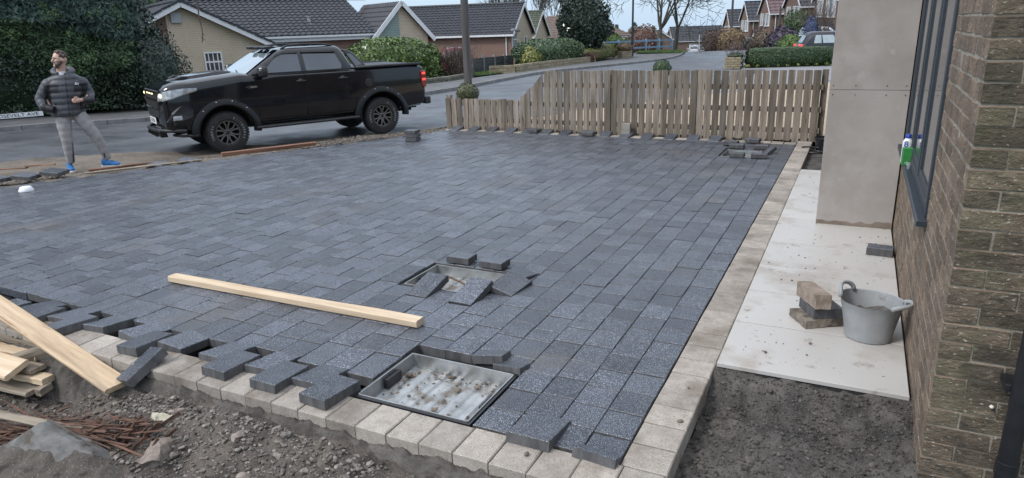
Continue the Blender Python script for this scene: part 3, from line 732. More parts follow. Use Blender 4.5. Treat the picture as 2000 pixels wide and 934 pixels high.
# end pavers of the courses left of the front manhole: their front ends ride on the border
i_n = -1
for i, k in enumerate(range(8, 25)):
    xc = X0 - PW * (k + .5); big = (i % 2 == 0)
    if k in (14, 18): continue
    i_n += 1
    yf = (2.262 if big else 2.385) + random.gauss(0, .012); l = .255
    pit, z = (-3.0, .049) if big else (-8.5, .022)
    roll = {15: 9, 16: -4, 17: 5, 20: -5}.get(k, random.gauss(0, .8)); yaw = {15: 6, 17: -5, 19: 6, 20: -6, 22: 5, 23: -7}.get(k, random.gauss(0, 1.6))
    loose('%s loose paver leftward from the front manhole, %s the buff border' % (ORD[i_n], 'jutting far over' if big else 'just meeting'), (xc, yf + l / 2, z), (pit, roll, yaw), l, group=gF)
loose('dark paver propped at a steep slant against the front border beside the rough board', (-3.515, 2.20, .018), (26, -14, -14), .25, group=gF)
loose('paver with clipped corner overlapping the border right of the front manhole', (-1.155, 2.505, .030), (-9, 0, 0), .26, .21, group=gF)
loose('thin cut strip of paver tilted up on the border at the front right corner', (-.845, 2.425, .030), (-20, 0, -5), .075, .20, group=gF)
loose('paver slipping over the far edge of the front manhole', (-1.72, 3.095, .018), (-10, 6, 88), .20, .10)
loose('slanted paver at the far right corner of the front manhole', (-1.56, 3.03, .012), (-8, 5, 78), .19, .09)
# round the middle manhole
gM = 'pavers loosely set round the middle manhole'
loose('left one of two pavers lying flat behind the middle manhole', (-2.70, 4.45, .062), (0, 0, 90), .20, .14, gM)
loose('right one of two pavers lying flat behind the middle manhole', (-2.40, 4.44, .062), (0, 0, 88), .20, .14, gM)
loose('left paver ramped up into the middle manhole', (X0 - PW * 10.5, 3.84, .038), (14, 0, -2), .29, PW - JT, gM)
loose('right paver ramped up into the middle manhole', (X0 - PW * 8.5, 3.85, .040), (15, 0, -3), .30, PW - JT, gM)
loose('wide tilted paver over the right edge of the middle manhole', (X0 - PW * 7.45, 4.09, .036), (5, 13, -6), .27, .20, gM)
loose('paver raised behind the right corner of the middle manhole', (-2.11, 4.335, .034), (-9, 8, -8), .19, .18, gM)
# round the far manhole
gN = 'pavers loosely set round the far manhole'
loose('back left paver of the four round the far manhole', (-1.50, 10.29, .062), (0, 0, 88), .20, .13, gN)
loose('back right paver of the four round the far manhole', (-1.17, 10.30, .062), (0, 0, 92), .20, .13, gN)
loose('front left paver of the four round the far manhole', (-1.39, 9.60, .062), (0, 0, 88), .19, .13, gN)
loose('front right paver of the four round the far manhole', (-1.11, 9.62, .062), (0, 0, 95), .20, .14, gN)
loose('small tilted offcut at the right end of the far manhole', (-1.03, 9.95, .055), (20, -12, -30), .22, .10, gN)
# along the fence: every other course rides up over the back border
gB = 'uncut pavers tilted over the border along the fence'
i = 0
for k in range(6, 34, 2):
    xc = X0 - PW * (k + .5) + random.gauss(0, .01)
    loose('%s tilted paver along the foot of the fence, counted from its right end' % ORD[i], (xc, 10.93 + random.gauss(0, .012), .030), (13 + random.gauss(0, 1.2), random.gauss(0, 1), random.gauss(0, 3)), .262, group=gB); i += 1
for (x, y, lab) in ((-1.62, 10.52, 'flat dark paver lying on the drive in front of the fence, nearest the far manhole'), (-1.35, 10.83, 'flat dark paver at the right end of the tilted row by the fence'), (-3.98, 10.86, 'flat dark paver bridging two tilted ones near the dark fence seam'), (-5.02, 10.95, 'flat dark paver in the fence row below the step of the fence')):
    loose(lab, (x, y, .068), (0, 0, 88 + random.gauss(0, 4)), .20, group='spare pavers lying flat by the fence')
o = rough_block('concrete_block', (.135, .10, .20), M('grey_block', (.24, .225, .205), (.33, .31, .285), 12, 5, .9, .5, 60), (-3.38, 11.02, .004), (0, 0, R_(4)), 4, .003)
tag(o, 'short upright grey concrete block against the middle of the fence', 'block')
# stack of three near the fence's left end
for j, (dx, yaw) in enumerate(((0, 12), (.006, 14), (-.008, 8))):
    loose(('lowest', 'middle', 'topmost')[j] + ' dark paver of the little stack on the drive behind the pickup', (-6.64 + dx, 9.58, .062 * (j + 1)), (0, 0, yaw), .20, .2, 'stack of three pavers')
# street edge: courses of loose pavers and edging timbers
gS = 'loose pavers along the street edge'
for j, (x, y, yaw) in enumerate(((-10.42, 4.72, 24), (-10.26, 5.02, 26), (-10.10, 5.32, 30), (-9.92, 5.60, 27))):
    loose('%s loose paver at the street edge, counted from the left frame edge' % ORD[j], (x, y, .062 + .012 * (j % 2)), (random.gauss(0, 3), 7, yaw), .27, .25, gS)
loose('loose dark paver at the street edge just before the front wheel', (-8.98, 7.02, .025), (0, 6, 28), .27, .24, gS)
loose('second loose dark paver before the front wheel, further from the road board', (-9.17, 6.66, .02), (0, 5, 24), .27, .22, gS)
wc = MB(); wc.lathe([(.085, 0), (.085, .012), (.062, .052), (.055, .056), (0, .056)], 28, (-9.25, 4.83, .003))
tag(wc.build('white_cup', m_white, smooth='auto'), 'white upturned tub lid on the pavers at far left', 'lid')

# ================================================================== TIMBER
m_pine = M('fresh_pine', (.50, .37, .24), (.66, .53, .38), 7, 6, .6, .12, 40, stretch=(.25, 3, 3), dirt=[((.36, .20, .10), 14, .70, .78), ((.40, .30, .2), 3, .6, .75)])
m_roughpine = M('rough_pine', (.40, .28, .17), (.60, .46, .31), 7, 6, .75, .3, 40, stretch=(.25, 3, 3), dirt=[((.20, .12, .07), 8, .60, .70), ((.30, .22, .15), 3, .54, .70)])
m_oldwood = M('weathered_wood', (.19, .155, .115), (.33, .28, .22), 9, 6, .85, .5, 50, stretch=(.3, 3, 3), dirt=[((.10, .08, .06), 5, .52, .66)])
m_redwood = M('red_stained_wood', (.16, .075, .045), (.26, .135, .085), 8, 6, .75, .3, 40, stretch=(.3, 3, 3), dirt=[((.10, .05, .03), 6, .5, .65)])
def plank(name, label, a, b, w, h, mat, up=(0, 0, 1), group=None, cat='plank', bend=0, jag=False):
    a, b = Vector(a), Vector(b); d = b - a; L = d.length; ex = d.normalized(); up = Vector(up); ey = up.cross(ex).normalized(); ez = ex.cross(ey)
    mb = MB(); n = 7; rings = []
    for i in range(n):
        x = L * i / (n - 1); j = [random.gauss(0, .0012) for _ in range(8)]; c = w * .06; z0 = bend * math.sin(math.pi * i / (n - 1))
        e = (-.05 * random.random() if jag and i == n - 1 else 0)
        rings.append([Vector((x + (e * random.uniform(.2, 2) if jag else 0), y, z + z0)) for y, z in ((-w / 2, -h / 2 + c), (-w / 2 + c, -h / 2), (w / 2 - c, -h / 2), (w / 2, -h / 2 + c), (w / 2, h / 2 - c), (w / 2 - c, h / 2), (-w / 2 + c, h / 2), (-w / 2, h / 2 - c))])
        for q, k in zip(rings[-1], j): q.z += k; q.y += k
    mb.loft(rings); o = mb.build(name, mat, smooth='auto')
    m = Matrix.Identity(4)
    for i in range(3): m[i][0], m[i][1], m[i][2], m[i][3] = ex[i], ey[i], ez[i], a[i]
    o.matrix_world = m
    return tag(o, label, cat, group)
plank('timber_batten', 'long fresh pine batten lying across the middle of the drive', (-4.575, 3.262, .026), (-2.318, 3.275, .026), .082, .046, m_pine, cat='timber')
plank('edge_board', 'reddish brown board along the street edge in front of the pickup wheels', (-8.74, 7.44, .035), (-7.98, 8.72, .035), .09, .06, m_redwood, cat='board')
plank('edge_lath', 'thin pale lath along the street edge behind the standing man', (-9.58, 5.80, .012), (-8.80, 7.10, .012), .06, .02, m_oldwood, cat='lath')
plank('edge_lath', 'thin dark lath half buried at the street edge near the man', (-9.72, 5.95, .02), (-9.30, 6.65, .02), .05, .03, m_redwood, cat='lath')
for j, (a, b) in enumerate((((-12.1, 5.45, -.05), (-11.35, 6.05, -.06)), ((-11.4, 6.02, -.03), (-11.05, 6.28, -.03)))):
    plank('scrap_board', ('long', 'short')[j] + ' thin orange scrap board on the dirt at far left', a, b, .07, .015, m_redwood, cat='board', jag=True)
# scrap timber heap at the lower left
gT = 'scrap timber heaped at the lower left'
plank('rough_board', 'long rough sawn board slanting across the scrap timber', (-5.35, 2.28, .205), (-3.56, 2.085, -.085), 1.0 * .145, .032, m_roughpine, group=gT, jag=True, cat='board')
plank('wide_board', 'wide clean board end entering at the left frame edge', (-5.4, 1.93, -.05), (-4.33, 1.97, -.085), .16, .035, m_pine, up=(.1, -.35, 1), group=gT, cat='board')
plank('weathered_timber', 'topmost pale slat of the broken pallet', (-5.3, 2.36, .0), (-4.34, 2.40, -.015), .09, .03, m_oldwood, group=gT, cat='timber')
plank('weathered_timber', 'grey slat across the second layer of the broken pallet', (-5.3, 2.16, -.06), (-4.22, 2.28, -.06), .10, .03, m_oldwood, group=gT, cat='timber')
plank('weathered_timber', 'third slat of the broken pallet, under the rough board', (-5.4, 2.10, -.10), (-4.42, 2.17, -.10), .10, .03, m_pine, group=gT, cat='timber')
plank('pallet_bearer', 'short thick pallet bearer leaning down to the left', (-4.28, 2.33, -.04), (-4.58, 2.02, -.12), .085, .075, m_oldwood, group=gT, cat='timber')
plank('weathered_timber', 'weathered grey offcut below the pallet bearer', (-4.95, 2.04, -.13), (-4.30, 2.07, -.12), .10, .028, m_oldwood, group=gT, cat='timber')
plank('timber_offcut', 'small yellow timber offcut at the right of the heap', (-4.46, 2.03, -.165), (-4.20, 2.06, -.165), .08, .04, m_pine, group=gT, cat='timber')
plank('timber_offcut', 'stubby grey timber offcut standing beside the yellow one', (-4.20, 2.06, -.20), (-4.19, 1.98, -.21), .045, .045, m_oldwood, group=gT, cat='timber')
plank('weathered_timber', 'lowest grey slat lying on the dark soil', (-4.95, 1.93, -.21), (-4.24, 2.0, -.215), .13, .03, m_oldwood, group=gT, cat='timber')
plank('timber_strip', 'thin weathered strip lying over the bark splinters', (-4.5, 1.52, -.06), (-3.13, 1.885, -.215), .045, .018, m_oldwood, up=(0, -.6, 1), cat='strip')
m_bark = M('bark', (.055, .032, .024), (.17, .088, .058), 12, 6, .85, .6, 60, stretch=(.3, 3, 3), isl=.3)
mb = MB()
for _ in range(110):
    x = random.uniform(-4.4, -3.05); y = 1.75 + (x + 3.7) * .16 + random.gauss(0, .06); a = random.gauss(.30, .28); l = random.uniform(.08, .6)
    p = Vector((x, y, rub_h(x, y) + random.uniform(.01, .07))); d = Vector((math.cos(a), math.sin(a), random.gauss(.05, .12))) * l / 2
    mb.bar(p - d, p + d, random.uniform(.004, .018), random.uniform(.002, .006), (random.gauss(0, .5), random.gauss(0, .5), 1))
for _ in range(12):
    p = Vector((random.gauss(-3.06, .10), random.gauss(1.83, .05), 0)); p.z = rub_h(p.x, p.y) + .03; d = Vector((random.gauss(.3, .25), random.gauss(.35, .2), random.uniform(.2, .7))).normalized() * random.uniform(.04, .09)
    mb.bar(p - d, p + d, random.uniform(.008, .03), .004, (1, 0, .3))
tag(mb.build('bark_splinters', m_bark, recalc=False), 'red brown bark splinters strewn over the rubble at lower left', 'bark', kind='stuff')
# slab of broken concrete, upper tip bare, rest under soil
m_conc = M('broken_concrete', (.085, .082, .078), (.19, .186, .18), 9, 6, .85, .5, 60, dirt=[((.085, .07, .055), 5, .56, .62)])
A_, L_, R__, F_ = Vector((-3.44, 1.60, -.005)), Vector((-3.80, 1.36, -.25)), Vector((-2.80, 1.70, -.26)), Vector((-3.0, 1.15, -.34))
def slab_pt(s, t): return A_.lerp(L_, s).lerp(R__.lerp(F_, s) , t) if False else A_ + (L_ - A_) * s + (R__ - A_) * t + (F_ - L_ - R__ + A_) * s * t
sn_ = (L_ - A_).cross(R__ - A_).normalized(); sn_ = sn_ if sn_.z > 0 else -sn_
V = []; F = []; g = 44
for j in range(g + 1):
    for i in range(g + 1):
        p = slab_pt(i / g, j / g); V.append(p + sn_ * (.010 * noise.fractal(p * 9, .9, 2, 4)))
for j in range(g + 1):
    for i in range(g + 1): p = slab_pt(i / g, j / g); V.append(p - sn_ * .09 + noise.noise_vector(p * 12) * .015)
n_ = (g + 1) ** 2
for j in range(g):
    for i in range(g): a = j * (g + 1) + i; F += [(a, a + 1, a + g + 2, a + g + 1), (n_ + a, n_ + a + g + 1, n_ + a + g + 2, n_ + a + 1)]
for i in range(g): a = i; F.append((a, n_ + a, n_ + a + 1, a + 1)); a = i * (g + 1); F.append((a, a + g + 1, n_ + a + g + 1, n_ + a))
me = bpy.data.meshes.new('concrete_chunk'); me.from_pydata(V, [], F); o = link('concrete_chunk', me, m_conc, None, True); me.set_sharp_from_angle(angle=R_(50))
tag(o, 'broken grey concrete slab with soil on it at the lower left corner', 'concrete')
V = []; F = []; g = 70      # soil lying on the slab, its tip left bare
for j in range(g + 1):
    for i in range(g + 1):
        s_, t_ = i / g * 1.25 - .02, j / g * 1.25 - .02; p = slab_pt(s_, t_); d = max(s_, t_) * .6 + (s_ + t_) * .5
        h = .075 * sstep(d + .16 * noise.fractal(p * 5, .9, 2, 4), .26, .62) - .02 + .022 * noise.fractal(p * 16, .9, 2, 5); e_ = min(s_, t_); h -= .035 * (1 - sstep(e_, 0, .08))
        V.append(p + sn_ * h)
for j in range(g):
    for i in range(g): a = j * (g + 1) + i; F.append((a, a + 1, a + g + 2, a + g + 1))
me = bpy.data.meshes.new('soil_heap'); me.from_pydata(V, [], F); tag(link('soil_heap', me, M('heap_soil', (.055, .046, .038), (.115, .10, .085), 6, 8, .9, .9, 60, dist=.012, speck=[((.24, .22, .2), 120, .62, .7)]), None, True), kind='structure')
o = rough_block('cream_rag', (.085, .045, .014), M('cream_paper', (.38, .35, .26), (.50, .47, .37), 30, 5, .8, .5, 50), (-3.06, 1.965, rub_h(-3.06, 1.965) + .005), (.2, .3, .4), 6, .022); tag(o, 'crumpled cream scrap of paper on the rubble', 'paper')
for (x, y, r, lab) in ((-2.86, 1.80, .075, 'pinkish rough stone on the soil right of the bark'), (-2.98, 2.03, .028, 'pale rounded stone among rubble above the paper scrap'), (-2.34, 1.83, .05, 'reddish stone at the bottom of the rubble'), (-2.52, 1.98, .03, 'pale stone in the middle of the rubble')):
    o = rough_block('stone', (r * 1.9, r * 1.3, r * .9), M('stone_mat', (.15, .12, .10), (.27, .23, .20), 22, 5, .9, .6, 50), (x, y, rub_h(x, y) - r * .25), (.3, .2, x * 7), 5, r * .34); tag(o, lab, 'stone')
for (x, y, r, lab) in ((-1.13, 2.31, .017, 'red brown pebble on the front border'), (-.585, 2.83, .016, 'dark grey pebble on the right border'), (-.62, 3.16, .009, 'tiny dark pebble on the right border, further from the corner'), (-.10, 3.89, .012, 'small dark pebble on the tiles in front of the pile')):
    mb = MB(); pebble(mb, (x, y, r * .5 + (.016 if x > -.5 else 0)), r, .7); o = mb.build('pebble', m_debris, smooth=True); sb = o.modifiers.new('s', 'SUBSURF'); sb.levels = sb.render_levels = 2; bake(o); tag(o, lab, 'pebble')

# ================================================================== FENCE
m_fence = M('fence_wood', (.125, .10, .077), (.275, .23, .185), 7, 7, .85, .6, 40, stretch=(3, 3, .22), isl=.36, dirt=[((.05, .04, .032), 9, .62, .70), ((.10, .09, .06), 1.8, .54, .72), ((.26, .235, .21), 4, .58, .7)])
fence = thing('picket_fence', 'weathered timber picket fence stepping down to the left along the drive', 'fence', (0, 11.15, 0))
x = -.50; i = 0
posts = (-.46, -2.3, -3.75, -5.35, -6.90)
while x > -6.90:
    w = random.uniform(.094, .104)
    top = 1.045 + random.gauss(0, .005) if x > -4.83 else (.545 + random.gauss(0, .004) if x < -5.34 else .545 + .50 * (x + 5.34) / .51)
    tl = top + (-.06 if -5.34 <= x <= -4.83 else 0); tr = top + (.035 if -5.34 <= x <= -4.83 else 0)
    ln = random.gauss(0, .007)
    mb = MB(); f_ = lambda p, q, t: (p, t, q); z0 = -.01 + random.uniform(-.01, .02)
    mb.prism([(-w / 2, 0), (w / 2, 0), (w / 2 + ln, tr - z0 - .004), (w / 2 - .008 + ln, tr - z0), (-w / 2 + .008 + ln, tl - z0), (-w / 2 + ln, tl - z0 - .004)], -.0095, .0095)
    o = mb.build('board', m_fence, fence); o.location = (x - w / 2, random.gauss(0, .002), z0)
    x -= w + (.030 if abs(x - w + 3.77) < .07 else random.uniform(.014, .024)); i += 1
for zz in (.16, .47, .80):
    x1 = -4.95 if zz > .6 else -6.9
    mb = MB(); mb.box(((-.47 + x1) / 2, .036, zz), (-.47 - x1, .05, .075)); mb.build('rail', m_fence, fence)
for px in posts:
    mb = MB(); hp = 1.05 if px > -4.8 else .60
    mb.box((px, .10, hp / 2 - .1), (.085, .078, hp + .2)); mb.build('post', m_fence, fence)
# ================================================================== PICKUP TRUCK (local x forward, y to its left, z up)
m_paint = M('black_paint', (.004, .005, .008), (.007, .008, .012), 3, 3, .10, coat=.6, spec=.3, dirt=[((.018, .018, .02), 2.2, .62, .85)])
m_flare = M('satin_black', (.006, .0065, .008), (.010, .0105, .012), 6, 3, .3, spec=.25)
m_trim = M('black_trim', (.014, .015, .017), (.022, .023, .026), 10, 4, .5)
m_dark = M('wheel_arch_dark', (.004, .004, .004), (.007, .007, .007), 10, 3, .9)
m_tyre = M('tyre_rubber', (.016, .016, .017), (.028, .028, .029), 14, 5, .8, .4, 60)
m_rim = M('graphite_alloy', (.14, .137, .135), (.20, .197, .195), 8, 4, .35, metal=.7)
m_cglass = M('tinted_glass', (.028, .038, .056), (.04, .052, .072), 2, 2, .03, spec=.9, coat=.5)
m_screen = M('sky_toned_windscreen', (.20, .25, .28), (.27, .32, .35), 2, 3, .08, spec=1.0, coat=1)  # pale sky reflection painted into the glass base colour
m_chrome = M('chrome', (.75, .77, .80), (.8, .82, .85), 4, 2, .12, metal=1)
m_lens = M('clear_lens', (.20, .22, .24), (.50, .53, .56), 14, 3, .08, spec=1, coat=1)
m_amber = M('amber_marker', (.9, .75, .4), (.95, .8, .5), 5, 2, .4, emit=((1, .82, .45), 1.6))
m_red = M('lit_tail_lamp', (.5, .02, .02), (.6, .03, .03), 5, 2, .2, emit=((1, .12, .10), .6)); m_redlens = M('red_lens', (.16, .008, .010), (.22, .012, .014), 6, 2, .12, coat=1)
m_plate = M('number_plate', (.72, .73, .74), (.78, .79, .8), 10, 2, .4); m_ink = M('black_print', (.01, .01, .012), (.015, .015, .017), 10, 2, .5)
m_pale = M('tyre_letter', (.42, .42, .42), (.5, .5, .5), 10, 2, .7)
def text_into(mb, ch, size, mtx, depth=.001):
    cu = bpy.data.curves.new('t', 'FONT'); cu.body = ch; cu.size = size; cu.extrude = depth; cu.align_x = 'CENTER'; cu.align_y = 'CENTER'
    t = bpy.data.objects.new('t', cu); COL.objects.link(t); dg = bpy.context.evaluated_depsgraph_get(); dg.update()
    me = bpy.data.meshes.new_from_object(t.evaluated_get(dg)); bpy.data.objects.remove(t); bpy.data.curves.remove(cu); me.transform(mtx)
    mb.add([v.co.copy() for v in me.vertices], [tuple(p.vertices) for p in me.polygons]); bpy.data.meshes.remove(me)
def ell(mb, c, r, n=16, m=10, rot=None):
    c = Vector(c); rg = []
    for i in range(m + 1):
        t = math.pi * i / m; k = max(.02, math.sin(t)); rg.append([Vector((r[0] * k * math.cos(2 * math.pi * j / n), r[1] * k * math.sin(2 * math.pi * j / n), -r[2] * math.cos(t))) for j in range(n)])
    if rot is not None: rg = [[rot @ p for p in q] for q in rg]
    mb.loft([[p + c for p in q] for q in rg])
def boolean_cut(o, cut):
    for c in cut:
        md = o.modifiers.new('cut', 'BOOLEAN'); md.object = c; md.operation = 'DIFFERENCE'; md.solver = 'EXACT'
    bake(o)
    for c in cut: bpy.data.objects.remove(c)
def make_wheel(root, x, y, side, lettering=True):
    R0, Wd = .388, .132
    w = bpy.data.objects.new('wheel', None); COL.objects.link(w); w.parent = root; w.location = (x, y, R0); w.rotation_euler = (0, 0, 0 if side > 0 else math.pi)
    mb = MB(); n = 56
    mb.lathe([(.225, -Wd + .02), (.25, -Wd), (.33, -Wd), (.365, -Wd + .012), (.380, -Wd + .04), (.380, Wd - .04), (.365, Wd - .012), (.33, Wd), (.25, Wd), (.225, Wd - .02), (.225, -Wd + .02)], n, axis='y', cap=False)
    for k in range(44):
        a = 2 * math.pi * k / 44
        for yy, off in ((-.095, 0), (-.034, .5), (.034, 0), (.095, .5)):
            b_ = a + off * 2 * math.pi / 44; r = .383; rot = Matrix.Rotation(-b_, 3, 'Y')
            mb.box((r * math.cos(b_), yy, r * math.sin(b_)), (.016, .05, .036), rot)
    ty = mb.build('tyre', m_tyre, w, 'auto')
    if lettering:
        lt = MB()
        for word, a0, st in (('COOPER', 200, -9.5), ('DISCOVERER', 62, -9.5)):
            for i, c in enumerate(word):
                a = R_(a0 + st * i); r = .295
                # seen from outside (+y): x to the left of the viewer is forward
                p = Vector((-r * math.cos(a), Wd + .0015, r * math.sin(a)))
                ex = Vector((-math.sin(a) * -1, 0, math.cos(a) * -1)); ez = Vector((-math.cos(a), 0, math.sin(a)))
                m = Matrix.Identity(4); ey = ez; nrm = Vector((0, 1, 0))
                if ex.cross(ey).dot(nrm) < 0: ex = -ex
                for q in range(3): m[q][0], m[q][1], m[q][2], m[q][3] = ex[q], ey[q], nrm[q], p[q]
                text_into(lt, c, .05, m)
        lt.build('lettering', m_pale, ty)
    mb = MB(); mb.lathe([(.226, Wd - .022), (.222, Wd - .01), (.208, Wd - .012), (.200, .03), (.19, -.04), (.0, -.04)], 48, axis='y', cap=False)
    rim = mb.build('rim', m_rim, w, 'auto'); rim.data.materials.append(m_dark)
    for p in rim.data.polygons:
        c = p.center
        if math.hypot(c.x, c.z) < .2: p.material_index = 1
    for k in range(6):
        for s_ in (-1, 1):
            a = R_(60 * k + 30); a2 = a + s_ * R_(15); mb = MB()
            p0 = Vector((.045 * math.cos(a + s_ * .35), .085, .045 * math.sin(a + s_ * .35))); p1 = Vector((.13 * math.cos(a + s_ * .14), .098, .13 * math.sin(a + s_ * .14))); p2 = Vector((.208 * math.cos(a2), .104, .208 * math.sin(a2)))
            mb.bar(p0, p1, .024, .026, (0, 1, 0)); mb.bar(p1, p2, .026, .022, (0, 1, 0)); mb.build('spoke', m_rim, rim, bevel=.004)
    mb = MB(); mb.lathe([(.06, .06), (.058, .095), (.036, .104), (.034, .112), (0, .113)], 24, axis='y', cap=False); mb.build('hub', m_trim, rim, 'auto')
    for k in range(6): a = R_(60 * k); mb = MB(); mb.lathe([(.009, .09), (.009, .106), (0, .107)], 8, (.047 * math.cos(a), 0, .047 * math.sin(a)), 'y', cap=False); mb.build('wheel_nut', m_chrome, rim)
    return w
def make_truck():
    T = thing('pickup_truck', 'lifted black double cab pickup parked on the road in front of the bungalow', 'pickup', (-10.655, 11.04, -.338), math.atan2(-.892, -.452))
    # lower body: lofted sections (x, z bottom, z top, half width, shoulder drop, crown)
    st = [(2.62, .60, 1.14, .56, .03, .0), (2.585, .52, 1.235, .74, .05, .01), (2.50, .48, 1.285, .82, .06, .03), (2.36, .47, 1.315, .875, .07, .045), (2.1, .47, 1.335, .905, .08, .05), (1.6, .48, 1.385, .915, .08, .05), (1.22, .48, 1.425, .92, .07, .04), (1.05, .48, 1.415, .92, .06, .02), (.3, .48, 1.40, .925, .05, 0), (-1.08, .48, 1.40, .925, .05, 0), (-2.3, .50, 1.405, .92, .045, 0), (-2.62, .52, 1.40, .905, .05, 0), (-2.70, .56, 1.36, .89, .06, 0), (-2.72, .60, 1.30, .87, .05, 0)]
    rings = []
    for (x, zb, zt_, w, sd, cr_) in st:
        half = [(0, zb), (w * .86, zb), (w * .965, zb + .05), (w, zb + .2), (w + .005, zb + .45 if zt_ - zb > .6 else (zb + zt_) / 2), (w, zt_ - sd - .09), (w - .012, zt_ - sd), (w - .05, zt_ - .012), (w - .12, zt_ + cr_ * .45), (w * .5, zt_ + cr_), (0, zt_ + cr_)]
        rings.append([Vector((x, y, z)) for y, z in half] + [Vector((x, -y, z)) for y, z in half[-2:0:-1]])
    mb = MB(); mb.loft(rings); body = mb.build('body', m_paint, T, 'auto')
    cuts = []
    for ax in (1.585, -1.62):
        for s_ in (-1, 1):
            c = MB(); c.lathe([(0, .60), (.475, .60), (.475, 1.2), (0, 1.2)], 40, (ax, 0, .43), 'y', cap=False); co = c.build('cutter', m_dark); co.scale = (1, s_, 1)
            bpy.context.view_layer.update(); co.data.transform(Matrix.Diagonal((1, s_, 1, 1))); co.scale = (1, 1, 1)
            if s_ < 0: co.data.flip_normals()
            co.parent = T; cuts.append(co)
    bpy.context.view_layer.update(); body.data.materials.append(m_dark)
    boolean_cut(body, cuts)
    body.data.set_sharp_from_angle(angle=R_(32))
    mb = MB(); mb.box((-.05, 0, .52), (4.9, 1.18, .22)); mb.build('chassis', m_dark, T)
    # cab
    lv = [(1.36, 1.16, -1.07, .885), (1.41, 1.13, -1.075, .882), (1.62, .80, -.99, .80), (1.78, .53, -.92, .735), (1.835, .42, -.885, .70), (1.868, .28, -.83, .64), (1.88, .1, -.70, .50)]
    rings = []
    for (z, xf, xr, w) in lv:
        f_, r_ = .06, .05
        half = [(xf, 0), (xf - .015, w * .5), (xf - .06, w - .09), (xf - .14, w - .012), (xf - .22, w), (xr + .16, w), (xr + .05, w - .015), (xr, w - .07), (xr - .01, 0)]
        rings.append([Vector((x, y, z)) for x, y in half] + [Vector((x, -y, z)) for x, y in half[-2:0:-1]])
    mb = MB(); mb.loft(rings); cab = mb.build('cab', m_paint, T, 'auto')
    def cw(z):
        for a, b in zip(lv, lv[1:]):
            if a[0] <= z <= b[0]: t = (z - a[0]) / (b[0] - a[0]); return a[3] * (1 - t) + b[3] * t, a[1] * (1 - t) + b[1] * t
        return lv[-1][3], lv[-1][1]
    def side_panel(name, poly, mat, s_, out=.004, th=.02, parent=T):
        n = 3; mb = MB(); V = [Vector((x, s_ * (cw(z)[0] + out), z)) for x, z in poly] + [Vector((x, s_ * (cw(z)[0] - th), z)) for x, z in poly]; k = len(poly)
        mb.add(V, [tuple(range(k)), tuple(range(2 * k - 1, k - 1, -1))] + [(i, (i + 1) % k, k + (i + 1) % k, k + i) for i in range(k)]); return mb.build(name, mat, parent)
    for s_ in (1, -1):
        side_panel('side_window', [(.80, 1.425), (.03, 1.425), (.03, 1.745), (.36, 1.76), (.47, 1.71)], m_cglass, s_)
        side_panel('side_window', [(-.07, 1.425), (-.80, 1.425), (-.83, 1.50), (-.74, 1.72), (-.07, 1.745)], m_cglass, s_)
        for poly in ([(.52, 1.70), (.34, 1.765), (.03, 1.77), (.03, 1.80), (.32, 1.80), (.46, 1.755)], [(-.05, 1.77), (-.76, 1.755), (-.76, 1.785), (-.05, 1.80)]):
            side_panel('wind_deflector', poly, m_trim, s_, .03, -.005)
        mb = MB()     # seams between panels
        for (x0, z0, x1, z1) in ((.0, .55, -.02, 1.41), (.95, .62, .96, 1.38), (-1.05, .60, -1.09, 1.40), (-.98, .55, .92, .55)):
            mb.bar((x0, s_ * .928, z0), (x1, s_ * .928, z1), .008, .006, (0, 1, 0))
        mb.build('door_seam', m_dark, T)
        mb = MB(); mb.bar((-.99, s_ * .893, 1.413), (1.0, s_ * .893, 1.413), .012, .018, (0, 0, 1)); mb.build('waist_seal', m_trim, T)
        for hx in (.08, -.80):
            mb = MB(); mb.tube([(hx + .09, s_ * .93, 1.235), (hx + .07, s_ * .962, 1.238), (hx - .08, s_ * .962, 1.238), (hx - .10, s_ * .93, 1.235)], .015, 8); mb.lathe([(.05, .92), (.05, .931), (0, .932)], 16, (hx, 0, 1.235), 'y', cap=False) if s_ > 0 else None
            mb.build('door_handle', m_trim, T, True)
        # mirror with bright cap
        mr = MB(); rg = []
        for t, sc_ in ((0, .8), (.02, 1), (.12, 1.08), (.20, 1.0), (.235, .7)):
            rg.append([Vector((.84 - .03 * t + .085 * sc_ * math.copysign(abs(math.cos(a)) ** .6, math.cos(a)) * .8, s_ * (.93 + t), 1.462 + .100 * sc_ * math.copysign(abs(math.sin(a)) ** .6, math.sin(a)))) for a in np.linspace(0, 2 * math.pi, 20, endpoint=False)])
        mr.loft(rg); mo = mr.build('door_mirror', m_trim, T, True)
        mb = MB(); mb.box((.875, s_ * 1.085, 1.505), (.10, .13, .065)); mb.build('mirror_cap', m_chrome, mo, bevel=.014)
        mb = MB(); mb.bar((.84, s_ * .88, 1.40), (.84, s_ * .97, 1.43), .09, .05); mb.build('mirror_arm', m_trim, mo, bevel=.01)
        # wheel-arch flares with bolts
        for ax, r0, r1 in ((1.585, .475, .585), (-1.62, .475, .585)):
            rg = []
            for a in np.linspace(R_(-6), R_(187), 30):
                ca, sa = math.cos(a), math.sin(a); k = 1 + .08 * abs(math.cos(a)) ** 3
                rg.append([Vector((ax + r * ca * k, s_ * y, .43 + r * sa)) for r, y in ((r0 - .012, .86), (r0 - .012, .972), (r0 + .012, .985), (r0 + .06, .972), (r1, .932), (r1 - .01, .90))])
            mb = MB(); mb.loft(rg, closed=True); fl = mb.build('arch_flare', m_paint if ax > 9 else m_trim, T, 'auto')
            fl.data.materials[0] = m_flare
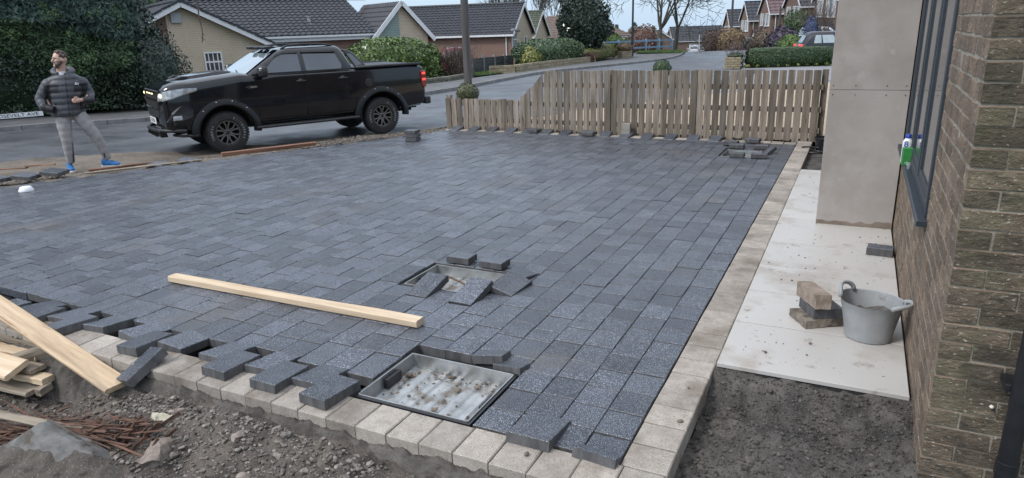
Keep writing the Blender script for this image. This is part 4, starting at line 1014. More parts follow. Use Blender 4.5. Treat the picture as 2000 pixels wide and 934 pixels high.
            for a in np.linspace(R_(15), R_(165), 6):
                mb = MB(); mb.lathe([(.012, -.006), (.010, .008), (0, .011)], 8, (0, 0, 0), 'y', cap=False); bo = mb.build('bolt', m_chrome, fl); bo.location = (ax + .552 * math.cos(a), s_ * .958, .43 + .552 * math.sin(a)); bo.rotation_euler = (0, 0, 0 if s_ > 0 else math.pi)
        # side step, side vent, tail lamp, head lamp, fog lamp
        mb = MB(); mb.prism([(.78, .40), (1.0, .40), (1.02, .43), (1.0, .455), (.78, .46)], -1.06, 1.06, lambda p, q, t: (t, s_ * p, q)); mb.build('side_step', m_trim, T, bevel=.01)
        mb = MB(); mb.prism([(1.16, 1.19), (1.06, 1.22), (.93, 1.21), (.92, 1.17), (1.08, 1.15)], .915, .937, lambda p, q, t: (p, s_ * t, q)); vt_ = mb.build('side_vent', m_trim, T, bevel=.004)
        mb = MB(); mb.prism([(1.07, 1.175), (.95, 1.18), (.95, 1.195), (1.06, 1.20)], .936, .943, lambda p, q, t: (p, s_ * t, q)); mb.build('vent_bar', m_chrome, vt_)
        mb = MB(); mb.prism([(-2.60, 1.27), (-2.735, 1.27), (-2.745, .93), (-2.68, .90), (-2.62, 1.0)], .80, .925, lambda p, q, t: (p, s_ * t, q)); tl = mb.build('tail_lamp', m_redlens, T, bevel=.012)
        for zz in (1.215, 1.085): mb = MB(); mb.box((-2.685, s_ * .90, zz), (.09, .062, .055)); mb.build('lit_bar', m_red, tl, bevel=.008)
        hl = MB(); P = [(2.632, .585, 1.035, 1.160), (2.585, .765, 1.05, 1.200), (2.455, .885, 1.085, 1.232), (2.26, .924, 1.15, 1.250), (2.04, .936, 1.20, 1.245)]
        V = [Vector((x, s_ * y, z0)) for x, y, z0, z1 in P] + [Vector((x - .012, s_ * (y - .004), z1)) for x, y, z0, z1 in P] + [Vector((x - .09, s_ * (y - .09), z0)) for x, y, z0, z1 in P] + [Vector((x - .09, s_ * (y - .09), z1)) for x, y, z0, z1 in P]; k = len(P)
        hl.add(V, [(i, i + 1, k + i + 1, k + i) for i in range(k - 1)] + [(i, i + 1, 2 * k + i + 1, 2 * k + i) for i in range(k - 1)] + [(k + i, k + i + 1, 3 * k + i + 1, 3 * k + i) for i in range(k - 1)] + [(0, k, 3 * k, 2 * k), (k - 1, 2 * k - 1, 4 * k - 1, 3 * k - 1)]); ho_ = hl.build('headlamp', m_lens, T)
        for q0, q1 in zip(P, P[1:]): mb = MB(); mb.bar((q0[0] + .004, s_ * (q0[1] + .004), q0[2]), (q1[0] + .004, s_ * (q1[1] + .004), q1[2]), .014, .022); mb.build('lamp_edge', m_chrome, ho_)
        mb = MB(); ell(mb, (0, 0, 0), (.03, .05, .035), 12, 8); bl_ = mb.build('bulb', m_amber, ho_, True); bl_.location = (2.60, s_ * .70, 1.13)
        yb_ = lambda p: float(np.interp(p, [2.1, 2.36, 2.5, 2.58, 2.62], [.905, .875, .82, .72, .5]))
        mb = MB(); pl_ = [(2.60, .95), (2.615, .74), (2.56, .66), (2.36, .665), (2.14, .74), (2.12, .86), (2.3, .95)]
        k = len(pl_); V = [Vector((p + .012, s_ * (yb_(p) + .022), q)) for p, q in pl_] + [Vector((p - .03, s_ * (yb_(p) - .04), q)) for p, q in pl_]; V += [Vector((2.47, s_ * (yb_(2.47) + .03), .80))]
        mb.add(V, [(i, (i + 1) % k, 2 * k) for i in range(k)] + [(i, (i + 1) % k, k + (i + 1) % k, k + i) for i in range(k)]); mb.build('lamp_surround', m_trim, T)
        mb = MB(); pl_ = [(2.46, .69), (2.46, .765), (2.32, .775), (2.31, .70)]; V = [Vector((p + .02, s_ * (yb_(p) + .045), q)) for p, q in pl_] + [Vector((p, s_ * (yb_(p) - .02), q)) for p, q in pl_]
        mb.add(V, [(0, 1, 2, 3), (7, 6, 5, 4), (0, 1, 5, 4), (1, 2, 6, 5), (2, 3, 7, 6), (3, 0, 4, 7)]); mb.build('fog_lamp', m_lens, T, bevel=.006)
        # roof rail and lamp pod
        mb = MB(); mb.tube([(.30, s_ * .62, 1.845), (.18, s_ * .62, 1.905), (-.1, s_ * .62, 1.925), (-.5, s_ * .61, 1.915), (-.72, s_ * .60, 1.885), (-.82, s_ * .60, 1.83)], .02, 8); mb.build('roof_rail', m_trim, T, True)
    for yy in (-.42, 0, .42):
        mb = MB(); mb.prism([(.52, 1.845), (.60, 1.85), (.62, 1.895), (.44, 1.915), (.34, 1.88)], yy - .13, yy + .13); pod = mb.build('roof_lamp', m_trim, T, bevel=.012)
    # windscreen, wipers, rear screen
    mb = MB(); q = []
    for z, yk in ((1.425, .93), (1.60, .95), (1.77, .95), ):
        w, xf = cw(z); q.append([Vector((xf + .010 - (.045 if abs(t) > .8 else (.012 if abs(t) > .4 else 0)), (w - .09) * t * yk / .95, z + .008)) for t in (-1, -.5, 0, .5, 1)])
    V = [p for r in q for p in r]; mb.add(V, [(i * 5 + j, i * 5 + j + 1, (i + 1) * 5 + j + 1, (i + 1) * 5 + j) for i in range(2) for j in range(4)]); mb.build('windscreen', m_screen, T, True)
    mb = MB(); mb.tube([(1.16, .55, 1.445), (1.06, .10, 1.475)], .011, 6); mb.build('wiper', m_trim, T); mb = MB(); mb.tube([(1.18, -.1, 1.45), (1.07, -.5, 1.475)], .011, 6); mb.build('wiper', m_trim, T)
    # bonnet bulge and scoop
    rg = []
    for x, w, h in ((2.42, .30, .0), (2.30, .36, .04), (1.9, .42, .052), (1.5, .46, .05), (1.26, .48, .02)):
        zz = np.interp(x, [1.22, 1.6, 2.1, 2.36, 2.5], [1.465, 1.435, 1.385, 1.345, 1.29]); rg.append([Vector((x, y, zz + dz)) for y, dz in ((-w, -.03), (-w + .05, h * .8), (0, h), (w - .05, h * .8), (w, -.03))])
    mb = MB(); mb.loft(rg, closed=True); mb.build('bonnet_bulge', m_paint, T, 'auto')
    for s_ in (-1, 1):
        mb = MB(); mb.prism([(2.30, 1.37), (2.12, 1.435), (1.85, 1.425), (2.2, 1.36)], s_ * .30 - .07, s_ * .30 + .07); mb.build('bonnet_scoop', m_trim, T, bevel=.008)
    # grille, marker lamps, plate, bumper bars
    mb = MB(); mb.prism([(-.60, 1.215), (.60, 1.215), (.54, .80), (.40, .72), (-.40, .72), (-.54, .80)], 2.54, 2.632, lambda p, q, t: (t, p, q)); gr = mb.build('grille', m_trim, T, bevel=.012)
    mb = MB(); mb.prism([(-.56, 1.185), (.56, 1.185), (.52, .86), (-.52, .86)], 2.62, 2.638, lambda p, q, t: (t, p, q)); mb.build('grille_mesh', m_dark, gr)
    for zz in (.90, 1.055, 1.19): mb = MB(); mb.bar((2.642, -.53, zz), (2.642, .53, zz), .016, .018); mb.build('grille_bar', m_paint, gr)
    for yy in (-.22, 0, .22): mb = MB(); mb.box((2.645, yy, 1.155), (.016, .085, .022)); mb.build('marker_lamp', m_amber, gr, bevel=.004)
    mb = MB(); mb.box((2.655, -.02, .655), (.012, .52, .112)); pl = mb.build('number_plate', m_plate, T, bevel=.002)
    text_mesh('E23 DSG', .098, .001, m_ink, 'plate_text', pl, Matrix.Translation((2.6625, -.02, .655)) @ Matrix(((0, 0, 1, 0), (1, 0, 0, 0), (0, 1, 0, 0), (0, 0, 0, 1))))
    mb = MB(); mb.prism([(-.84, .58), (.84, .58), (.86, .70), (-.86, .70)], 2.44, 2.56, lambda p, q, t: (t - .25 * max(0, abs(p) - .5), p, q)); mb.build('bumper', m_trim, T, bevel=.03)
    mb = MB(); mb.tube([(2.30, -.93, .50), (2.60, -.62, .50), (2.71, -.3, .50), (2.72, 0, .50), (2.71, .3, .50), (2.60, .62, .50), (2.30, .93, .50)], .034, 10); mb.build('nudge_bar', m_trim, T, True)
    mb = MB(); mb.prism([(-.5, .37), (.5, .37), (.58, .50), (-.58, .50)], 2.58, 2.70, lambda p, q, t: (t + (.5 - q) * -.3, p, q)); gd = mb.build('bash_plate', m_trim, T, bevel=.01)
    for yy in np.linspace(-.4, .4, 6): mb = MB(); mb.box((2.70, yy, .435), (.03, .035, .10), Matrix.Rotation(R_(-17), 3, 'Y')); mb.build('bash_rib', m_dark, gd)
    for s_ in (-1, 1): mb = MB(); mb.tube([(2.45, s_ * .55, .40), (2.36, s_ * .80, .40), (2.12, s_ * .97, .40)], .028, 8); mb.build('corner_bar', m_trim, T, True)
    # bed: rails, cover, sports bar, rear bumper, fuel cap
    mb = MB(); mb.box((-1.88, 0, 1.412), (1.56, 1.70, .03)); mb.build('tonneau', m_trim, T, bevel=.01)
    for s_ in (-1, 1):
        mb = MB(); mb.tube([(-1.12, s_ * .885, 1.425), (-2.60, s_ * .875, 1.425)], .028, 8); mb.build('bed_rail', m_trim, T, True)
        mb = MB(); mb.prism([(-.93, 1.79), (-1.06, 1.78), (-1.18, 1.68), (-1.36, 1.46), (-1.50, 1.425), (-1.12, 1.415)], 0, .055, lambda p, q, t: (p, s_ * (.89 - (q - 1.41) * .42 - t), q)); mb.build('sports_bar', m_paint, T, bevel=.02)
        mb = MB(); mb.prism([(-1.0, 1.70), (-1.09, 1.70), (-1.28, 1.48), (-1.13, 1.46)], -.004, .01, lambda p, q, t: (p, s_ * (.89 - (q - 1.41) * .42 - t), q)); mb.build('bar_inset', m_cglass, T)
    mb = MB(); mb.box((-2.80, 0, .62), (.15, 1.72, .16)); mb.build('rear_bumper', m_trim, T, bevel=.03)
    mb = MB(); mb.box((-2.70, 0, .46), (.3, .4, .1)); mb.build('tow_bar', m_dark, T, bevel=.01)
    mb = MB(); mb.lathe([(.085, .0), (.085, .018), (.075, .024), (0, .024)], 8, (0, 0, 0), 'y', cap=False); fc = mb.build('fuel_cap', m_trim, T); fc.location = (-1.36, .925, 1.10)
    for x, y, s_ in ((1.585, .80, 1), (1.585, -.80, -1), (-1.62, .80, 1), (-1.62, -.80, -1)): make_wheel(T, x, y, s_, s_ > 0)
    return T
make_truck()

# ================================================================== PERSON (local: +y towards what he faces, +x to his right hand)
def remesh(o, vox, smooth=6, mat=None):
    md = o.modifiers.new('r', 'REMESH'); md.mode = 'VOXEL'; md.voxel_size = vox; md.use_smooth_shade = True
    sm = o.modifiers.new('s', 'SMOOTH'); sm.factor = .5; sm.iterations = smooth
    bake(o)
    return o
def limb(mb, pts, rad, n=14, puff=0, per=.07):
    "tapered tube with interpolated radii, optional quilted bulges"
    P = [Vector(p) for p in pts]; S = []; Rr = []; L = 0
    for i in range(len(P) - 1):
        for t in np.linspace(0, 1, 14, endpoint=(i == len(P) - 2)):
            S.append(P[i].lerp(P[i + 1], t)); r = rad[i] * (1 - t) + rad[i + 1] * t
            d = L + (P[i + 1] - P[i]).length * t; Rr.append(r * (1 + puff * (abs(math.sin(math.pi * d / per)) - .6)))
        L += (P[i + 1] - P[i]).length
    for _ in range(3): S = [S[0]] + [(S[k - 1] + S[k] * 2 + S[k + 1]) / 4 for k in range(1, len(S) - 1)] + [S[-1]]
    mb.tube(S, Rr, n)
px_, py_ = -11.12, 6.56
man = thing('person', 'laughing bearded man in a grey padded jacket and grey joggers looking to his right', 'person', (px_, py_, zt(px_, py_) + .015), R_(-120.5))
m_skin = M('skin', (.50, .31, .24), (.58, .37, .29), 9, 4, .5, .08, 80); m_hair = M('brown_hair', (.035, .024, .017), (.065, .045, .032), 40, 5, .6, .5, 120, stretch=(1, 1, .3))
m_jkt = M('grey_quilted_nylon', (.042, .045, .054), (.072, .075, .087), 12, 4, .5, .15, 50); m_jblk = M('black_nylon', (.010, .010, .013), (.016, .016, .02), 10, 4, .5)
m_jog = M('grey_jersey', (.25, .24, .245), (.33, .315, .32), 14, 5, .85, .25, 60); m_shoe = M('blue_shoe', (.02, .13, .36), (.03, .19, .46), 14, 4, .55); m_sole = M('white_sole', (.6, .6, .6), (.7, .7, .7), 10, 3, .6)
m_tee = M('pale_tee', (.42, .42, .45), (.5, .5, .53), 12, 3, .85)
def vx(x, y, z): return (-(x + .205 * z - .12), y, z)      # x given as the viewer sees it
# body: head, neck, forearm and hand in one surface
hc = Vector(vx(-.085, .045, 1.715)); yaw = R_(68); hr = Matrix.Rotation(yaw, 3, 'Z').inverted()   # head turned to his right
hr = Matrix.Rotation(-yaw, 3, 'Z')
mb = MB(); H_ = lambda x, y, z: hc + hr @ Vector((x, y, z))
ell(mb, hc + Vector((0, 0, .02)), (.078, .097, .105), rot=hr); ell(mb, H_(0, .035, -.055), (.058, .058, .068), rot=hr); ell(mb, H_(0, .088, -.085), (.03, .022, .025), rot=hr)
mb.tube([H_(0, .088, .025), H_(0, .118, -.02), H_(0, .108, -.032)], [.010, .015, .012], 8); ell(mb, H_(0, .080, .030), (.05, .018, .012), rot=hr)
for s_ in (-1, 1): ell(mb, H_(s_ * .08, -.005, -.005), (.010, .022, .032), rot=hr); ell(mb, H_(s_ * .042, .07, -.015), (.022, .024, .02), rot=hr)
mb.tube([vx(-.055, .0, 1.42), vx(-.07, .015, 1.55), H_(0, -.01, -.03)], [.075, .062, .055], 12)
ell(mb, vx(-.03, 0, 1.30), (.17, .10, .20)); mb.tube([vx(.0, 0, 1.3), vx(.05, 0, .95)], [.13, .13], 12)
for pts, r in (((vx(.13, .0, .95), vx(.42, .06, .53), vx(.60, .02, .12)), (.075, .05, .04)), ((vx(-.03, .0, .95), vx(.02, .06, .52), vx(.085, .0, .12)), (.075, .05, .04))): limb(mb, pts, r, 12)
hand = Vector(vx(.185, .215, 1.105))
limb(mb, (vx(.16, 0, 1.42), vx(.36, -.02, 1.19), vx(.24, .18, 1.10), hand), (.045, .038, .028, .026), 10)
limb(mb, (vx(-.24, 0, 1.42), vx(-.30, -.06, 1.17), vx(-.17, .06, .97)), (.045, .038, .03), 10)
ell(mb, hand + Vector((.03, .01, .0)), (.042, .024, .036))
for i, (l, dz) in enumerate(((.062, .024), (.07, .008), (.066, -.008), (.052, -.024))):
    p0 = hand + Vector((.052, .016, dz)); mb.tube([p0, p0 + Vector((l * .55, .014, -.002)), p0 + Vector((l * .8, -.006, -.004)), p0 + Vector((l * .72, -.022, -.004))], [.0105, .0095, .009, .0075], 8)
p0 = hand + Vector((.012, .012, .03)); mb.tube([p0, p0 + Vector((.03, .012, .02)), p0 + Vector((.062, .012, .016))], [.012, .0105, .009], 8)
body = mb.build('body', m_skin, man); remesh(body, .0055, 4)
# face details
for s_ in (-1, 1):
    mb = MB(); ell(mb, H_(s_ * .031, .083, .008), (.012, .009, .007), 10, 6, hr); mb.build('eye', M('eye_white', (.55, .53, .5), (.6, .58, .55), 5, 2, .3), man, True)
    mb = MB(); ell(mb, H_(s_ * .031, .0905, .008), (.006, .003, .006), 8, 6, hr); mb.build('iris', m_ink, man, True)
    mb = MB(); mb.tube([H_(s_ * .012, .099, .028), H_(s_ * .034, .096, .034), H_(s_ * .056, .078, .028)], [.0045, .0055, .003], 6); mb.build('eyebrow', m_hair, man, True)
mb = MB(); ell(mb, H_(0, .086, -.058), (.028, .016, .016), 12, 8, hr); mo = mb.build('mouth', M('mouth_red', (.16, .03, .03), (.22, .05, .05), 9, 2, .5), man, True)
mb = MB(); ell(mb, H_(0, .094, -.051), (.022, .010, .0065), 10, 6, hr); mb.build('teeth', M('teeth', (.7, .68, .62), (.75, .73, .68), 9, 2, .3), mo, True)
mb = MB()       # beard: jaw band leaving the mouth free
for a in np.linspace(-1.75, 1.75, 25):
    c = H_(.066 * math.sin(a), .03 + .055 * math.cos(a), -.082 + .045 * (abs(a) / 1.75) ** 2); ell(mb, c, (.017, .017, .028), 8, 6)
for a in np.linspace(-.5, .5, 7): ell(mb, H_(.05 * math.sin(a), .09 + .006 * math.cos(a), -.034), (.010, .007, .005), 8, 5)
for a in np.linspace(-.6, .6, 7): ell(mb, H_(.05 * math.sin(a), .075, -.107), (.018, .02, .02), 8, 5)
o = mb.build('beard', m_hair, man); remesh(o, .006, 2)
mb = MB()
for _ in range(150):
    a = random.uniform(0, 6.28); t = random.uniform(0, 1) ** .6 * 1.5; k = Vector((math.sin(t) * math.cos(a), math.sin(t) * math.sin(a), math.cos(t)))
    if k.y > .45 and k.z < .72: continue
    if k.z < .3 and k.y > .0: continue
    ell(mb, hc + Vector((0, 0, .02)) + hr @ Vector((k.x * .079, k.y * .099 - .003, k.z * .112)), (.016, .016, .018), 7, 5)
o = mb.build('hair', m_hair, man); remesh(o, .006, 1)
# trousers
mb = MB(); ell(mb, vx(.05, .0, .95), (.185, .13, .15))
limb(mb, (vx(.135, .0, .93), vx(.29, .045, .70), vx(.42, .055, .52), vx(.52, .035, .32), vx(.60, .015, .13)), (.115, .10, .082, .072, .058), 16, .05, .11)
limb(mb, (vx(-.04, .0, .93), vx(-.015, .04, .70), vx(.02, .055, .52), vx(.055, .03, .32), vx(.085, -.005, .13)), (.115, .10, .082, .072, .058), 16, .05, .10)
o = mb.build('joggers', m_jog, man); remesh(o, .010, 3)
for a, b in ((vx(.48, .085, .50), vx(.555, .06, .16)), (vx(.09, .07, .46), vx(.125, .045, .15))):
    mb = MB(); mb.bar(a, b, .018, .05, (0, 1, 0)); mb.build('black_zip', m_jblk, man, bevel=.004)
# jacket: padded torso, sleeves, hood
def torso_ring(z):
    k = np.interp(z, [.86, .92, 1.05, 1.2, 1.35, 1.45, 1.52], [.210, .220, .214, .226, .226, .185, .095]); d = np.interp(z, [.86, .92, 1.05, 1.2, 1.35, 1.45, 1.52], [.155, .165, .16, .165, .155, .125, .09]); cx = np.interp(z, [.86, 1.1, 1.4], [.045, .02, -.02])
    q = 1 + .055 * (abs(math.sin(math.pi * (z - .86) / .092)) - .6)
    return [Vector(vx(cx + k * q * math.cos(a) * (1 + .06 * math.cos(2 * a)), d * q * math.sin(a), z)) for a in np.linspace(0, 2 * math.pi, 36, endpoint=False)]
mb = MB(); mb.loft([torso_ring(z) for z in np.linspace(.86, 1.52, 56)])
limb(mb, (vx(.10, .0, 1.41), vx(.225, -.01, 1.35), vx(.325, -.02, 1.16), vx(.315, .12, 1.085), vx(.215, .20, 1.10)), (.08, .086, .074, .066, .05), 16, .06, .085)
limb(mb, (vx(-.13, .0, 1.41), vx(-.245, -.01, 1.35), vx(-.335, -.03, 1.14), vx(-.28, .06, 1.02), vx(-.15, .13, .98)), (.08, .086, .076, .068, .055), 16, .06, .085)
hd = [Vector(vx(-.045 + .125 * math.cos(a), -.035 + .105 * math.sin(a), 1.535 - .035 * math.sin(a))) for a in np.linspace(-4.25, 1.1, 26)]
mb.tube(hd, [.03 + .022 * math.sin(math.pi * i / 25) for i in range(26)], 12)
ell(mb, vx(-.04, -.11, 1.50), (.13, .06, .085))
o = mb.build('jacket', [m_jkt, m_jblk], man); remesh(o, .0075, 2)
me = o.data
if len(me.materials) < 2: me.materials.clear(); me.materials.append(m_jkt); me.materials.append(m_jblk)
mi = []
for p in me.polygons:
    c = p.center; Y_, Z_ = c.y, c.z; X_ = -c.x - .205 * Z_ + .12; k = 0
    if 1.22 < Z_ < 1.345 and .10 < abs(X_) < .29 and Y_ > .0: k = 1        # chest panels
    if abs(X_) > .19 and abs(X_) < .27 and .95 < Z_ < 1.30 and Y_ > -.02: k = 1
    if X_ > .20 and Z_ < 1.155 and Y_ > .02: k = 1; 
    if X_ < -.12 and Z_ < 1.08 and Y_ > .10 and X_ > -.34: k = 1
    if abs(X_ - .015 - (1.2 - Z_) * .12) < .006 and Y_ > .08: k = 1         # zip
    mi.append(k)
me.polygons.foreach_set('material_index', mi)
mb = MB()
for j in range(3): mb.bar(vx(.115 + .018 * j, .168, 1.335), vx(.125 + .018 * j, .168, 1.355 + .012 * (2 - j) * .8), .011, .004, (0, 1, 0))
mb.build('chest_mark', m_white, man)
mb = MB(); ell(mb, vx(-.045, .035, 1.475), (.062, .07, .085)); mb.build('tee_shirt', m_tee, man, True)
# shoes
for (sx, sy, rz, nm) in ((.625, .05, -58, 1), (.09, .04, -4, 2)):
    sh = bpy.data.objects.new('shoe', None); COL.objects.link(sh); sh.parent = man; sh.location = vx(sx, sy, 0); sh.rotation_euler = (0, 0, R_(-rz)); sh.scale = (1.12, 1.1, 1.15)
    mb = MB(); ell(mb, (0, .02, .055), (.044, .10, .042)); ell(mb, (0, .10, .045), (.044, .07, .032)); ell(mb, (0, -.055, .07), (.040, .05, .062)); o = mb.build('upper', m_shoe, sh); remesh(o, .006, 2)
    mb = MB(); rg = [[Vector((x * s_, y * s_ + .03, z)) for x, y in [(.048 * math.cos(a) * (1 - .12 * math.sin(a)), .148 * math.sin(a)) for a in np.linspace(0, 2 * math.pi, 24, endpoint=False)]] for z, s_ in ((-.004, .96), (.012, 1.02), (.030, .98))]
    mb.loft(rg); mb.build('sole', m_sole, sh, 'auto')
    mb = MB(); mb.loft([[Vector((p.x * k, (p.y - .03) * k + .03, z)) for p in rg[0]] for z, k in ((-.012, .97), (-.002, 1.0))]); mb.build('outsole', m_jblk, sh)
    mb = MB()
    for q in range(4): mb.bar((-.024, .05 + q * .022, .094 - q * .008), (.024, .05 + q * .022, .094 - q * .008), .009, .006)
    mb.build('laces', m_jblk, sh)
ph = MB(); ph.box((0, 0, 0), (.088, .014, .05)); o = ph.build('phone', m_black, bevel=.005)
mw_ = Matrix.Translation(man.location) @ Matrix.Rotation(R_(-120.5), 4, 'Z')
o.matrix_world = mw_ @ Matrix.Translation(hand + Vector((.085, .005, .012))) @ Matrix.Rotation(R_(-12), 4, 'Y'); tag(o, 'small black phone in the hand of the standing man', 'phone')
# ================================================================== BUILDINGS
m_cream = M('cream_brick', (.50, .41, .30), (.62, .53, .41), 3, 5, .85, .3, 30, brick=(.22, .075, (.38, .33, .26), (.58, .48, .36)))
m_redbrick = M('red_brick', (.17, .085, .062), (.24, .125, .095), 3, 5, .85, .3, 30, brick=(.22, .075, (.30, .25, .21), (.195, .10, .075)))
m_brownbrick = M('brown_brick', (.13, .078, .058), (.19, .12, .092), 3, 5, .85, .2, 30, brick=(.22, .075, (.17, .13, .11), (.15, .09, .068)))
m_rt_grey = M('grey_roof_tile', (.020, .023, .031), (.036, .040, .050), 4, 5, .6, .3, 40, dirt=[((.065, .066, .07), 9, .66, .78)])
m_rt_brown = M('brown_roof_tile', (.12, .085, .07), (.17, .125, .105), 3, 5, .7, .3, 40); m_rt_purple = M('plum_roof_tile', (.10, .065, .068), (.14, .09, .092), 3, 5, .65)
m_fascia = M('white_fascia', (.66, .67, .69), (.74, .75, .77), 4, 4, .5); m_curtain = M('net_curtain', (.45, .46, .47), (.62, .63, .64), 8, 3, .8, stretch=(6, 6, .4))
m_pane = M('house_pane', (.02, .025, .035), (.05, .055, .065), 1.5, 3, .06, spec=.8)
m_teal = M('green_cladding', (.20, .27, .25), (.27, .34, .32), 3, 4, .6, brick=(6, .12, (.12, .16, .15), (.24, .31, .29)))
def tiles(mb, a, b, c, tw=.30, th=.33, amp=.030, step=.042, sub=4):
    "profiled roof tiles on the slope a (eave start) - b (eave end) - c (ridge above a)"
    a, b, c = Vector(a), Vector(b), Vector(c); e = b - a; f = c - a; nrm = e.cross(f).normalized()
    if nrm.z < 0: nrm = -nrm
    nu = max(1, int(e.length / tw)) * sub; nv = max(2, round(f.length / th))
    for j in range(nv):
        V = []; off = .5 * (j % 2) * 0
        for (t, h) in ((j / nv, step), ((j + 1) / nv + .01, 0.004)):
            for i in range(nu + 1):
                s_ = i / nu; w = amp * math.cos(2 * math.pi * (i / sub + off)); V.append(a + e * s_ + f * min(t, 1) + nrm * (h + w + .01))
        V += [a + e * (i / nu) + f * (j / nv) - nrm * .004 for i in range(nu + 1)]
        n = nu + 1; F = [(i, i + 1, n + i + 1, n + i) for i in range(nu)] + [(2 * n + i, 2 * n + i + 1, i + 1, i) for i in range(nu)]
        mb.add(V, F)
def hwindow(root, f, x, z, w, h, bars=(1, 1), mat=None, transom=0, curtain=True):
    "window on a wall: f(p, d, z) maps along-wall, outward and height to a point"
    def bx(mb, p0, p1, d0, d1, z0, z1): V = [f(p, d, q) for q in (z0, z1) for p, d in ((p0, d0), (p1, d0), (p1, d1), (p0, d1))]; mb.add(V, [(0, 1, 2, 3), (4, 5, 6, 7), (0, 1, 5, 4), (1, 2, 6, 5), (2, 3, 7, 6), (3, 0, 4, 7)])
    fw = .06; mb = MB(); m = mat or m_fascia
    bx(mb, x, x + fw, -.02, .05, z, z + h); bx(mb, x + w - fw, x + w, -.02, .05, z, z + h); bx(mb, x + fw, x + w - fw, -.02, .05, z, z + fw); bx(mb, x + fw, x + w - fw, -.02, .05, z + h - fw, z + h)
    for k in range(1, bars[0]): c = x + w * k / bars[0]; bx(mb, c - .02, c + .02, -.018, .04, z + fw, z + h - fw)
    for k in range(1, bars[1]): c = z + h * k / bars[1]; bx(mb, x + fw, x + w - fw, -.016, .038, c - .02, c + .02)
    if transom: bx(mb, x + fw, x + w - fw, -.019, .048, z + h * transom - .035, z + h * transom + .035)
    wo_ = mb.build('window', m, root)
    mb = MB(); bx(mb, x + fw * .5, x + w - fw * .5, -.02, .012, z + fw * .5, z + h - fw * .5); mb.build('pane', m_pane, wo_)
    if curtain:
        for p0, p1 in ((.10, .30), (.70, .90)): mb = MB(); bx(mb, x + w * p0, x + w * p1, .012, .014, z + fw, z + h - fw); mb.build('curtain', m_curtain, wo_)
    mb = MB(); bx(mb, x - .05, x + w + .05, .0, .10, z - .05, z - .002); mb.build('sill', m, wo_)
    return wo_
def gable_house(name, label, C, ax, x0, x1, W, zg, ze, zr, wall, roofm, cat='house', fascia=True, coarse=1, group=None, over=.25):
    "ridge along local x from x0 to x1, depth W along local y; ax = heading of local x"
    t = thing(name, label, cat, (C[0], C[1], 0), ax, group)
    mb = MB(); h = W / 2; mb.prism([(0, zg), (W, zg), (W, ze), (h, zr - .12), (0, ze)], x0, x1, lambda p, q, s_: (s_, p, q)); mb.build('wall', wall, t)
    rf = MB(); a0, a1 = x0 - over, x1 + over; dz = (zr - ze) / h * over
    tiles(rf, (a0, -over, ze - dz), (a1, -over, ze - dz), (a0, h, zr), .30 * coarse, .33 * coarse, .030 * coarse ** .5, .042 * coarse ** .5)
    tiles(rf, (a0, W + over, ze - dz), (a1, W + over, ze - dz), (a0, h, zr), .30 * coarse, .33 * coarse, .030 * coarse ** .5, .042 * coarse ** .5)
    ro_ = rf.build('roof', roofm, t, recalc=False)
    mb = MB(); mb.tube([(a0, h, zr + .03), (a1, h, zr + .03)], .10, 8); mb.build('ridge_tiles', roofm, ro_)
    if fascia:
        for xx in (a0, a1):
            for s_ in (0, 1):
                y0 = -over if s_ == 0 else W + over; mb = MB(); mb.bar((xx, y0, ze - dz - .05), (xx, h, zr - .05), .05, .2, (1, 0, 0)) if False else mb.bar((xx, y0, ze - dz - .06), (xx, h, zr - .06), .04, .20); mb.build('bargeboard', m_fascia, t)
        for yy in (-over - .02, W + over + .02): mb = MB(); mb.box(((x0 + x1) / 2, yy, ze - dz - .05), (a1 - a0, .09, .13)); mb.build('gutter', m_fascia, t)
    return t
def fX0(x): return lambda p, d, q: Vector((x - d, p, q))
def fX1(x): return lambda p, d, q: Vector((x + d, p, q))
fY0 = lambda p, d, q: Vector((p, -d, q))
# --- bungalow behind the pickup (local x along the street, y away from it)
B1 = thing('bungalow', 'cream brick bungalow with long dark tiled roof behind the pickup', 'house', (*xy(23, 0), 0), STREET)
mb = MB(); mb.prism([(-1.3, -.9), (7.55, -.9), (7.55, 1.0), (3.16, 3.06), (-1.3, 1.0)], 0, 7.5, lambda p, q, t: (p, t, q)); mb.build('gable_wall', m_cream, B1)
mb = MB(); mb.prism([(.2, -.9), (2.55, -.9), (2.55, 2.70), (.2, 1.62)], -.012, 0.0, lambda p, q, t: (p, t - .001, q)); mb.build('brick_panel', m_brownbrick, B1)
mb = MB(); mb.box((7.44, -.006, .0), (.22, .02, 1.86)); mb.build('brick_quoin', m_redbrick, B1)
rf = MB(); tiles(rf, (7.95, -.35, .86), (7.95, 7.8, .86), (3.16, -.35, 3.26)); tiles(rf, (-1.7, -.35, .86), (-1.7, 7.8, .86), (3.16, -.35, 3.26)); rf.build('wing_roof', m_rt_grey, B1, recalc=False)
for s_, xe in ((1, 7.95), (-1, -1.7)):
    mb = MB(); mb.bar((xe, -.36, .80), (3.16, -.36, 3.19), .05, .24); mb.build('bargeboard', m_fascia, B1)
    mb = MB(); nn = 13
    for k in range(nn):
        a = Vector((xe, -.33, .93)).lerp(Vector((3.16, -.33, 3.33)), k / nn); b = Vector((xe, -.33, .93)).lerp(Vector((3.16, -.33, 3.33)), (k + .93) / nn); mb.bar(a + Vector((0, 0, .012 * (k % 2))), b, .19, .10)
    mb.build('verge_tiles', m_rt_grey, B1)
mb = MB(); mb.box((7.60, -.25, .78), (.42, .22, .34)); mb.build('eaves_box', m_fascia, B1)
mb = MB(); mb.tube([(3.16, -.4, 3.34), (3.16, 7.8, 3.34)], .11, 8); mb.build('ridge_tiles', m_rt_grey, B1)
